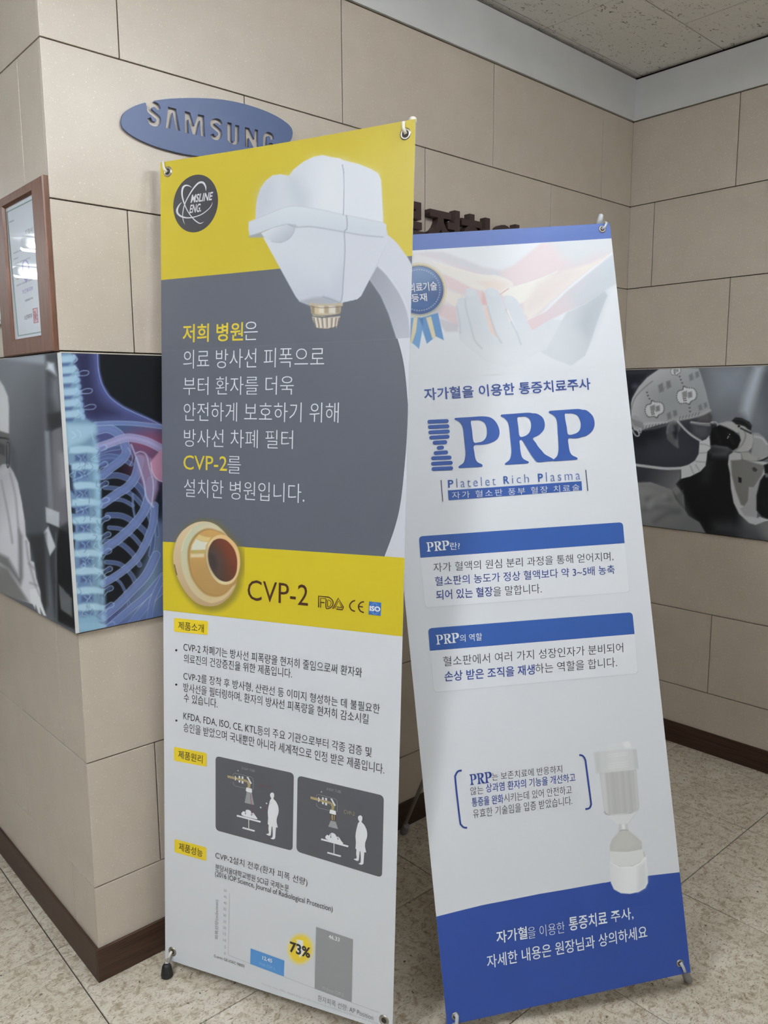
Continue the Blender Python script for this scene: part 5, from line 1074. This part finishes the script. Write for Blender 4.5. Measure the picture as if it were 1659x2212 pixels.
for hx, hy in ((290, 440), (300, 475), (316, 508), (645, 268), (657, 302), (672, 338), (752, 608), (757, 648)): F([(hx-11, hy-8), (hx, hy-4), (hx+11, hy-8), (hx+8, hy+4), (hx, hy+13), (hx-8, hy+4)], (84, 84, 88), 1.5, 0.95)
F([(115, 700), (170, 690), (230, 740), (260, 800), (230, 860), (150, 850), (120, 800)], (146, 147, 150), 6, 1); Ln([(130, 850), (170, 910), (205, 905), (190, 850)], 14, (162, 163, 166), 2.5, 1); Ln([(150, 830), (220, 880), (215, 830)], 12, (156, 157, 160), 2.5, 1)
for k in range(6): Ln([(125+k*22, 730+k*8), (160+k*18, 800+k*6)], 6, (104, 105, 108), 3, 0.8)
# mask
Ln([(625, 755), (700, 840), (780, 910), (870, 965)], 22, (158, 160, 163), 2.5, 1); Ln([(165, 1228), (330, 1250), (500, 1268), (680, 1262)], 30, (160, 162, 166), 2.5, 1); Ln([(640, 760), (720, 850), (860, 955)], 6, (126, 128, 132), 3, 0.8)
F([(860, 975), (930, 950), (960, 915), (975, 960), (980, 1050), (945, 1085), (940, 1150), (925, 1240), (870, 1300), (760, 1355), (660, 1380), (660, 1250), (740, 1225), (810, 1180), (850, 1110)], (164, 166, 169), 2.5, 1)
for pl in ([(870, 1000), (930, 1010), (975, 1030)], [(860, 1100), (940, 1095)], [(820, 1190), (930, 1200)], [(760, 1240), (800, 1330)], [(820, 1230), (860, 1290)]): Ln(pl, 8, (130, 131, 134), 4, 0.8)
# glasses
Ln([(770, 765), (880, 785), (1000, 795)], 30, (122, 124, 128), 3, 1); Ln([(770, 762), (880, 775), (1010, 775)], 6, (168, 170, 172), 2, 0.9); Ln([(985, 765), (1030, 762), (1055, 790), (1045, 850), (1010, 915), (970, 915)], 9, (160, 162, 164), 2, 1); F([(980, 780), (1045, 790), (1030, 860), (985, 880)], (52, 54, 56), 4, 0.9)
# gown
F([(190, 1420), (330, 1415), (480, 1470), (560, 1500), (600, 1600), (680, 1680), (740, 1780), (860, 1850), (900, 1920), (940, 1990), (0, 2000), (0, 1420)], lg(CS, (300, 1450), (132, 133, 135), (600, 1950), (108, 110, 112)), 3, 1)
F([(560, 1500), (600, 1440), (640, 1480), (690, 1560), (700, 1700), (640, 1620)], (118, 120, 122), 6, 1); F([(600, 1560), (680, 1500), (690, 1700), (640, 1660)], (96, 98, 100), 10, 0.7)
for pl, c in (([(300, 1600), (450, 1580), (540, 1600)], (96, 97, 99)), ([(260, 1720), (420, 1690), (620, 1720)], (98, 100, 102)), ([(380, 1840), (500, 1760), (640, 1740)], (92, 94, 96)), ([(240, 1450), (400, 1480), (520, 1560)], (118, 119, 121)), ([(320, 1680), (360, 1600), (480, 1570)], (146, 147, 149))): Ln(pl, 34, c, 16, 0.7)
# microscope
F([(1060, 780), (1160, 755), (1260, 760), (1300, 800), (1280, 880), (1180, 860), (1070, 830)], (150, 151, 152), 5, 1)
F([(1000, 830), (1080, 795), (1150, 820), (1230, 860), (1300, 920), (1310, 960), (1270, 1050), (1230, 1070), (1160, 1030), (980, 1010), (975, 900)], (24, 27, 30), 4, 1); Ln([(1030, 850), (1090, 980)], 20, (44, 48, 52), 8, 0.8); Ln([(1170, 880), (1230, 1000)], 16, (52, 56, 60), 6, 0.8); Ln([(1030, 1020), (1160, 1045)], 14, (96, 98, 100), 6, 0.8)
F([(1210, 750), (1250, 712), (1320, 720), (1400, 760), (1428, 800), (1420, 850), (1350, 840), (1260, 790)], (46, 46, 50), 3, 1); Ln([(1245, 730), (1340, 745), (1415, 800)], 8, (86, 86, 90), 3, 0.8)
F([(1235, 800), (1290, 790), (1350, 810), (1430, 880), (1450, 950), (1430, 1040), (1390, 1080), (1300, 1090), (1215, 1080), (1280, 1040), (1310, 960), (1290, 880)], (146, 146, 146), 3, 1); Ln([(1350, 860), (1360, 920), (1320, 1010), (1250, 1070)], 12, (116, 116, 118), 4, 0.9); cs.ell(1288, 808, 14, 14, (50, 50, 54), 0, 2, 1, 12); Ln([(1310, 830), (1420, 885)], 14, (40, 40, 44), 3, 1)
F([(1440, 880), (1500, 880), (1560, 930), (1604, 990), (1700, 1100), (1604, 1120), (1560, 1160), (1470, 1160), (1420, 1110), (1440, 1000)], (134, 136, 138), 4, 1); Ln([(1460, 920), (1540, 940), (1590, 1000)], 12, (164, 166, 168), 5, 0.8)
F([(1310, 1090), (1390, 1085), (1440, 1120), (1500, 1165), (1604, 1120), (1640, 1150), (1500, 1195), (1330, 1190)], (140, 140, 138), 4, 1); Ln([(1310, 1180), (1420, 1195), (1520, 1185), (1620, 1140)], 16, (36, 36, 40), 3, 1)
F([(1180, 1120), (1230, 1085), (1310, 1100), (1320, 1180), (1540, 1190), (1600, 1200), (1640, 1230), (1560, 1350), (1500, 1560), (1480, 1800), (1604, 1830), (1470, 1880), (1400, 1860), (1290, 1760), (1230, 1640), (1200, 1480), (1190, 1320), (1168, 1220)], (150, 151, 153), 3, 1)
F([(1200, 1180), (1330, 1170), (1570, 1235), (1540, 1340), (1450, 1475), (1400, 1470), (1390, 1620), (1350, 1680), (1310, 1660), (1250, 1500), (1210, 1340)], (112, 111, 110), 5, 1)
F([(1400, 1480), (1450, 1475), (1540, 1340), (1490, 1560), (1480, 1800), (1350, 1780), (1300, 1700), (1350, 1680), (1395, 1610)], (134, 135, 138), 6, 0.9)
F([(1280, 1360), (1316, 1370), (1316, 1424), (1285, 1416)], (40, 36, 34), 2, 1); F([(1432, 1262), (1456, 1252), (1490, 1280), (1470, 1304), (1440, 1290)], (64, 64, 64), 3, 0.9)
F([(1560, 1340), (1640, 1320), (2000, 1300), (2000, 1820), (1604, 1815), (1540, 1790), (1480, 1720), (1480, 1560), (1520, 1400)], (28, 32, 34), 4, 1); F([(1560, 1230), (1640, 1200), (1700, 1240), (1640, 1330), (1570, 1320)], (36, 38, 40), 4, 1); cs.ell(1592, 1345, 18, 22, (110, 120, 122), 0, 5, 0.9)
Ln([(1510, 1800), (1604, 1828), (1700, 1826)], 12, (170, 172, 174), 3, 0.9)
cs.C *= np.clip(cs.C.mean(-1, keepdims=True)/165, 0.02, 1)**0.5
cs.build('surgeon_print', 0.0002, M_pic, er, (154, 155, 158))
text(sr, CS, '10 ×', (1168, 946), (1198, 896), (1158, 935), ink((180, 182, 184), (172, 166, 156), 0.4, 'small_white_ink'), er, 0.0008, 0.0, snap=False)
# --- blue oval sign with cut out letters
PY = -0.024
CQ = (250, 200, 4.1475)
upc = smooth(T(CQ, [(50, 262), (62, 205), (110, 152), (200, 108), (330, 75), (480, 55), (650, 48), (820, 51), (980, 66), (1150, 101), (1320, 156), (1450, 216), (1540, 278), (1578, 325), (1586, 365)]), 4)
uw3 = np.array([hitp(p[0], p[1], 1, PY)[[0, 2]] for p in upc]); cen = (uw3[0]+uw3[-1])/2
oval = np.concatenate([uw3, (2*cen-uw3)[1:-1]])
def wall_poly(crop, pts, y=PY): return [tuple(hitp(p[0], p[1], 1, y)[[0, 2]]) for p in T(crop, pts)]
def prism(P, y0, y1):
    bm = bmesh.new(); n = len(P)
    a = [bm.verts.new(W3(p[0], y0, p[1])) for p in P]; b = [bm.verts.new(W3(p[0], y1, p[1])) for p in P]
    bm.faces.new(a); bm.faces.new(b[::-1])
    for i in range(n): bm.faces.new((a[(i+1) % n], a[i], b[i], b[(i+1) % n]))
    bmesh.ops.recalc_face_normals(bm, faces=bm.faces); return bm
cut = [
    ribbon([(388, 150), (372, 118), (338, 104), (308, 122), (306, 160), (346, 196), (382, 228), (384, 266), (356, 282), (318, 268), (300, 226)], [34, 44, 46, 46, 46, 44, 44, 42, 42, 40, 32], 4),
    [(262, 60), (352, 50), (340, 96), (300, 130), (290, 150), (276, 118)],
    [(470, 126), (543, 145), (578, 345), (545, 336), (511, 178), (487, 322), (450, 316)],
    [(620, 166), (668, 178), (706, 300), (738, 194), (792, 206), (802, 396), (765, 388), (757, 250), (724, 380), (690, 372), (652, 240), (657, 366), (622, 358)],
    ribbon([(944, 285), (930, 262), (900, 250), (872, 262), (870, 290), (904, 322), (934, 352), (934, 388), (908, 408), (876, 398), (864, 372)], [28, 38, 40, 40, 40, 40, 38, 36, 36, 34, 28], 4),
    [(1000, 264), (1040, 274), (1042, 430), (1056, 446), (1068, 434), (1070, 288), (1108, 297), (1106, 440), (1090, 462), (1056, 466), (1022, 448), (1003, 424)],
    [(1158, 308), (1198, 317), (1243, 418), (1246, 328), (1278, 336), (1278, 512), (1238, 502), (1194, 406), (1192, 490), (1162, 484)],
    ribbon([(1404, 420), (1396, 386), (1366, 370), (1342, 388), (1338, 440), (1342, 492), (1370, 512), (1398, 500), (1400, 470), (1372, 464)], [30, 34, 36, 34, 34, 34, 34, 34, 30, 26], 4)]
M_sign = mat('blue_painted_acrylic', (0.085, 0.125, 0.255), 0.38)
def obj_of(bm):
    m_ = bpy.data.meshes.new('tmp'); bm.to_mesh(m_); bm.free(); o = bpy.data.objects.new('tmp', m_); COL.objects.link(o); return o
osg = obj_of(prism(oval, -0.004, PY))
for P in cut:                                  # one letter after another, so that a failed cut cannot spoil the plate
    co_ = obj_of(prism(wall_poly(CQ, P), 0.05, -0.2))
    md = osg.modifiers.new('b', 'BOOLEAN'); md.operation = 'DIFFERENCE'; md.solver = 'EXACT'; md.use_self = True; md.object = co_
    bpy.context.view_layer.update(); dg = bpy.context.evaluated_depsgraph_get(); me_ = bpy.data.meshes.new_from_object(osg.evaluated_get(dg))
    n_ = len(me_.vertices); osg.modifiers.clear()
    if n_ > 50: osg.data = me_
    bpy.data.objects.remove(co_)
me_ = osg.data; bpy.data.objects.remove(osg)
me_.materials.clear(); me_.name = 'oval_sign'
tag(put('oval_sign', me_, M_sign), 'blue oval sign with SAMSUNG cut out of it, high on the back wall', 'sign')
# --- dark raised letters of the clinic name
LY = -0.075
M_let = mat('dark_brown_letter', (0.045, 0.026, 0.024), 0.45)
CLT = (880, 420, 6.3808)
eL = empty('wall_lettering', W3(3.9, 0, 5.2)); tag(eL, 'dark brown raised Korean letters on the back wall above the blue banner', 'lettering')
tops = [hitp(*T(CLT, p), 1, LY)[2] for p in ((340, 187), (680, 214), (860, 248), (1090, 303))]
zt = float(np.mean(tops)); zb_ = zt-0.50
for chs, xa, xb, zt_ in [('른', None, (248, 500), zt+0.0), ('정', (292, 460), (725, 460), zt), ('형', (750, 460), (1142, 460), zt), ('외', (1198, 460), (1545, 460), zt-0.005)]:
    x1_ = float(hitp(*T(CLT, xb), 1, LY)[0]); x0_ = float(hitp(*T(CLT, xa), 1, LY)[0]) if xa else x1_-0.46
    cu = bpy.data.curves.new('t', 'FONT'); cu.body = chs; cu.offset = 0.028; cu.extrude = 0.1; cu.resolution_u = 4
    tmp = bpy.data.objects.new('t', cu); me = bpy.data.meshes.new_from_object(tmp); bpy.data.objects.remove(tmp)
    co = np.array([v.co[:] for v in me.vertices]); mn, mx = co.min(0), co.max(0)
    for v in me.vertices:
        a, b, c = v.co
        v.co = W3(x0_+(a-mn[0])/(mx[0]-mn[0])*(x1_-x0_), -0.002+(c-mn[2])/(mx[2]-mn[2])*(LY+0.002), zb_+(b-mn[1])/(mx[1]-mn[1])*(zt_-zb_))
    me.materials.clear(); put('letter', me, M_let, eL)
# --- certificate in a brown frame on the left wall
CF = (0, 360, 5.264)
FX, PX_ = -0.040, -0.014
def hy(pt_, x): return hitp(*T(CF, pt_), 0, x)
yr_in = float(np.mean([hy((383, 310), PX_)[1], hy((518, 1912), PX_)[1]])); yl_in = float(np.mean([hy((52, 480), PX_)[1], hy((188, 1965), PX_)[1]]))
zt_in = float(np.mean([hy((383, 310), PX_)[2], hy((52, 480), PX_)[2]])); zb_in = float(np.mean([hy((518, 1912), PX_)[2], hy((188, 1965), PX_)[2]]))
yr_o = 0.012; fw_ = yr_in-yr_o; yl_o = yl_in+fw_
zt_o = float(hy((495, 75), FX)[2]); zb_o = float(np.mean([hy((640, 2108), FX)[2], hy((122, 2140), FX)[2]]))
M_wood = mat('brown_wood_frame', (0.16, 0.07, 0.035), 0.4)
tc = node(M_wood, 'ShaderNodeTexCoord'); mp = node(M_wood, 'ShaderNodeMapping'); mp.inputs['Scale'].default_value = (40, 40, 3)
link(M_wood, tc.outputs['Object'], mp.inputs['Vector']); link(M_wood, ramp(M_wood, noise(M_wood, mp.outputs['Vector'], 4, 4, 0.6), [(0.3, (0.115, 0.048, 0.026)), (0.7, (0.20, 0.095, 0.055))]), bsdf(M_wood).inputs['Base Color'])
eF = empty('framed_certificate', W3(-0.01, (yr_o+yl_o)/2, zb_o)); tag(eF, 'brown wooden frame with a green bordered certificate under glass, on the left wall', 'certificate')
def frame_ring(parent, yr, yl, zb0, zt0, yri, yli, zbi, zti, x_out, m, name='frame'):
    st = [(yr, zb0, yl, zt0, -0.001), (yr, zb0, yl, zt0, x_out*0.8), (yr+0.006, zb0+0.006, yl-0.006, zt0-0.006, x_out), (yri-0.012, zbi-0.012, yli+0.012, zti+0.012, x_out), (yri, zbi, yli, zti, x_out*0.55), (yri, zbi, yli, zti, PX_*0.5)]
    vs = []; fs = []
    for a, b, c, d, x in st: vs += [W3(x, a, b), W3(x, c, b), W3(x, c, d), W3(x, a, d)]
    for i in range(len(st)-1):
        for k in range(4): fs.append((i*4+k, i*4+(k+1) % 4, (i+1)*4+(k+1) % 4, (i+1)*4+k))
    bm = bmesh.new(); bm.from_mesh(mesh('f', vs, fs)); return put(name, bm_mesh(name, bm), m, parent)
frame_ring(eF, yr_o, yl_o, zb_o, zt_o, yr_in, yl_in, zb_in, zt_in, FX, M_wood)
sc_ = Sheet(W3(PX_, yl_in+0.01, zb_in-0.01), W3(PX_, yr_in-0.01, zb_in-0.01), W3(PX_, yl_in+0.01, zt_in+0.01), W3(PX_, yr_in-0.01, zt_in+0.01))
cc_ = Canvas(sc_, 0, sc_.w, 0, sc_.h, 0.8, (196, 203, 210), CF); F = cc_.fill; Ln = cc_.line
Ln([(78, 520), (383, 366), (513, 1872), (207, 1925)], 12, (84, 116, 112), 1.2, 0.9, 0, closed=True)
pr = ink((120, 104, 176), (205, 210, 216), 0.3, 'seal_ink')
for (x, y, L_, c, w_) in [(108, 632, 60, (120, 126, 134), 10), (145, 990, 150, (140, 146, 156), 14), (145, 1060, 86, (146, 152, 160), 12), (150, 1115, 220, (146, 152, 162), 13), (178, 1285, 240, (142, 148, 158), 15), (178, 1360, 245, (146, 152, 160), 15), (280, 1530, 92, (128, 134, 142), 20)]:
    n_ = int(L_/13)
    for k in range(n_):
        xx = x+k*13; yy_ = y-k*13*0.42
        if (k*7+int(y)) % 5 != 0: Ln([(xx, yy_), (xx+9, yy_-4)], w_, c, 2.0, 0.75, 0)
F([(262, 1200), (290, 1170), (300, 1230), (330, 1190), (332, 1240), (302, 1318), (270, 1270)], (118, 104, 184), 2, 0.9); Ln([(262, 1190), (258, 1110), (285, 1065), (320, 1100), (330, 1180)], 12, (120, 108, 178), 1.5, 0.9)
F([(376, 1612), (422, 1606), (432, 1772), (388, 1778)], (196, 150, 158), 1.5, 0.6)
for pl in ([(376, 1618), (422, 1608)], [(378, 1618), (390, 1776)], [(388, 1776), (434, 1768)], [(422, 1608), (433, 1768)], [(388, 1650), (420, 1690), (396, 1720)], [(384, 1680), (424, 1740)], [(400, 1640), (404, 1750)]): Ln(pl, 8, (138, 48, 66), 1.3, 0.9, 0)
cc_.build('certificate', 0.0001, M_pic, eF, (205, 208, 212))
gi = ink((92, 96, 104), (205, 210, 216), 0.3, 'cert_ink')
text(sc_, CF, '지정서', (290, 790), (374, 748), (286, 724), gi, eF, 0.0006, 0.01, snap=False)
text(sc_, CF, '보건복지부', (258, 1450), (380, 1408), (255, 1400), pr, eF, 0.0006, 0.01, snap=False)
text(sc_, CF, '보건복지부', (280, 1745), (372, 1720), (278, 1690), gi, eF, 0.0006, 0.01, snap=False)
M_glass = bpy.data.materials.new('picture_glass'); M_glass.use_nodes = True; nt = M_glass.node_tree; nt.nodes.remove(nt.nodes['Principled BSDF'])
tr_ = nt.nodes.new('ShaderNodeBsdfTransparent'); gl_ = nt.nodes.new('ShaderNodeBsdfGlossy'); gl_.inputs['Roughness'].default_value = 0.02; fr_ = nt.nodes.new('ShaderNodeFresnel'); fr_.inputs['IOR'].default_value = 1.5
mx_ = nt.nodes.new('ShaderNodeMixShader'); gm_ = nt.nodes.new('ShaderNodeNewGeometry'); iv_ = nt.nodes.new('ShaderNodeMath'); iv_.operation = 'SUBTRACT'; iv_.inputs[0].default_value = 1.0; nt.links.new(gm_.outputs['Backfacing'], iv_.inputs[1]); ml_ = nt.nodes.new('ShaderNodeMath'); ml_.operation = 'MULTIPLY'; nt.links.new(fr_.outputs[0], ml_.inputs[0]); nt.links.new(iv_.outputs[0], ml_.inputs[1]); nt.links.new(ml_.outputs[0], mx_.inputs[0]); nt.links.new(tr_.outputs[0], mx_.inputs[1]); nt.links.new(gl_.outputs[0], mx_.inputs[2]); nt.links.new(mx_.outputs[0], nt.nodes['Material Output'].inputs['Surface'])
gz = sc_.grid('glass_pane', 0, sc_.w, 0, sc_.h, 2, 2, 0.0016, M_glass, eF)
# --- next frame along the left wall, only its pale edge in view
M_pale = mat('pale_grey_frame', (0.55, 0.55, 0.53), 0.4)
yq = float(hitp(12, 640, 0, -0.03)[1]); zq0 = float(hitp(6, 700, 0, -0.03)[2]); yq = max(yq, yl_o+0.03)
eQ = empty('wall_board', W3(-0.01, yq+0.6, zq0)); tag(eQ, 'pale grey board edge at the far left, beyond the brown certificate frame', 'board')
cbox('board', (-0.03, yq, zq0), (-0.001, yq+1.2, zq0+0.85), M_pale, eQ, 0.006)
cbox('rim', (-0.040, yq, zq0), (-0.0305, yq+1.2, zq0+0.04), M_pale, eQ, 0.003)
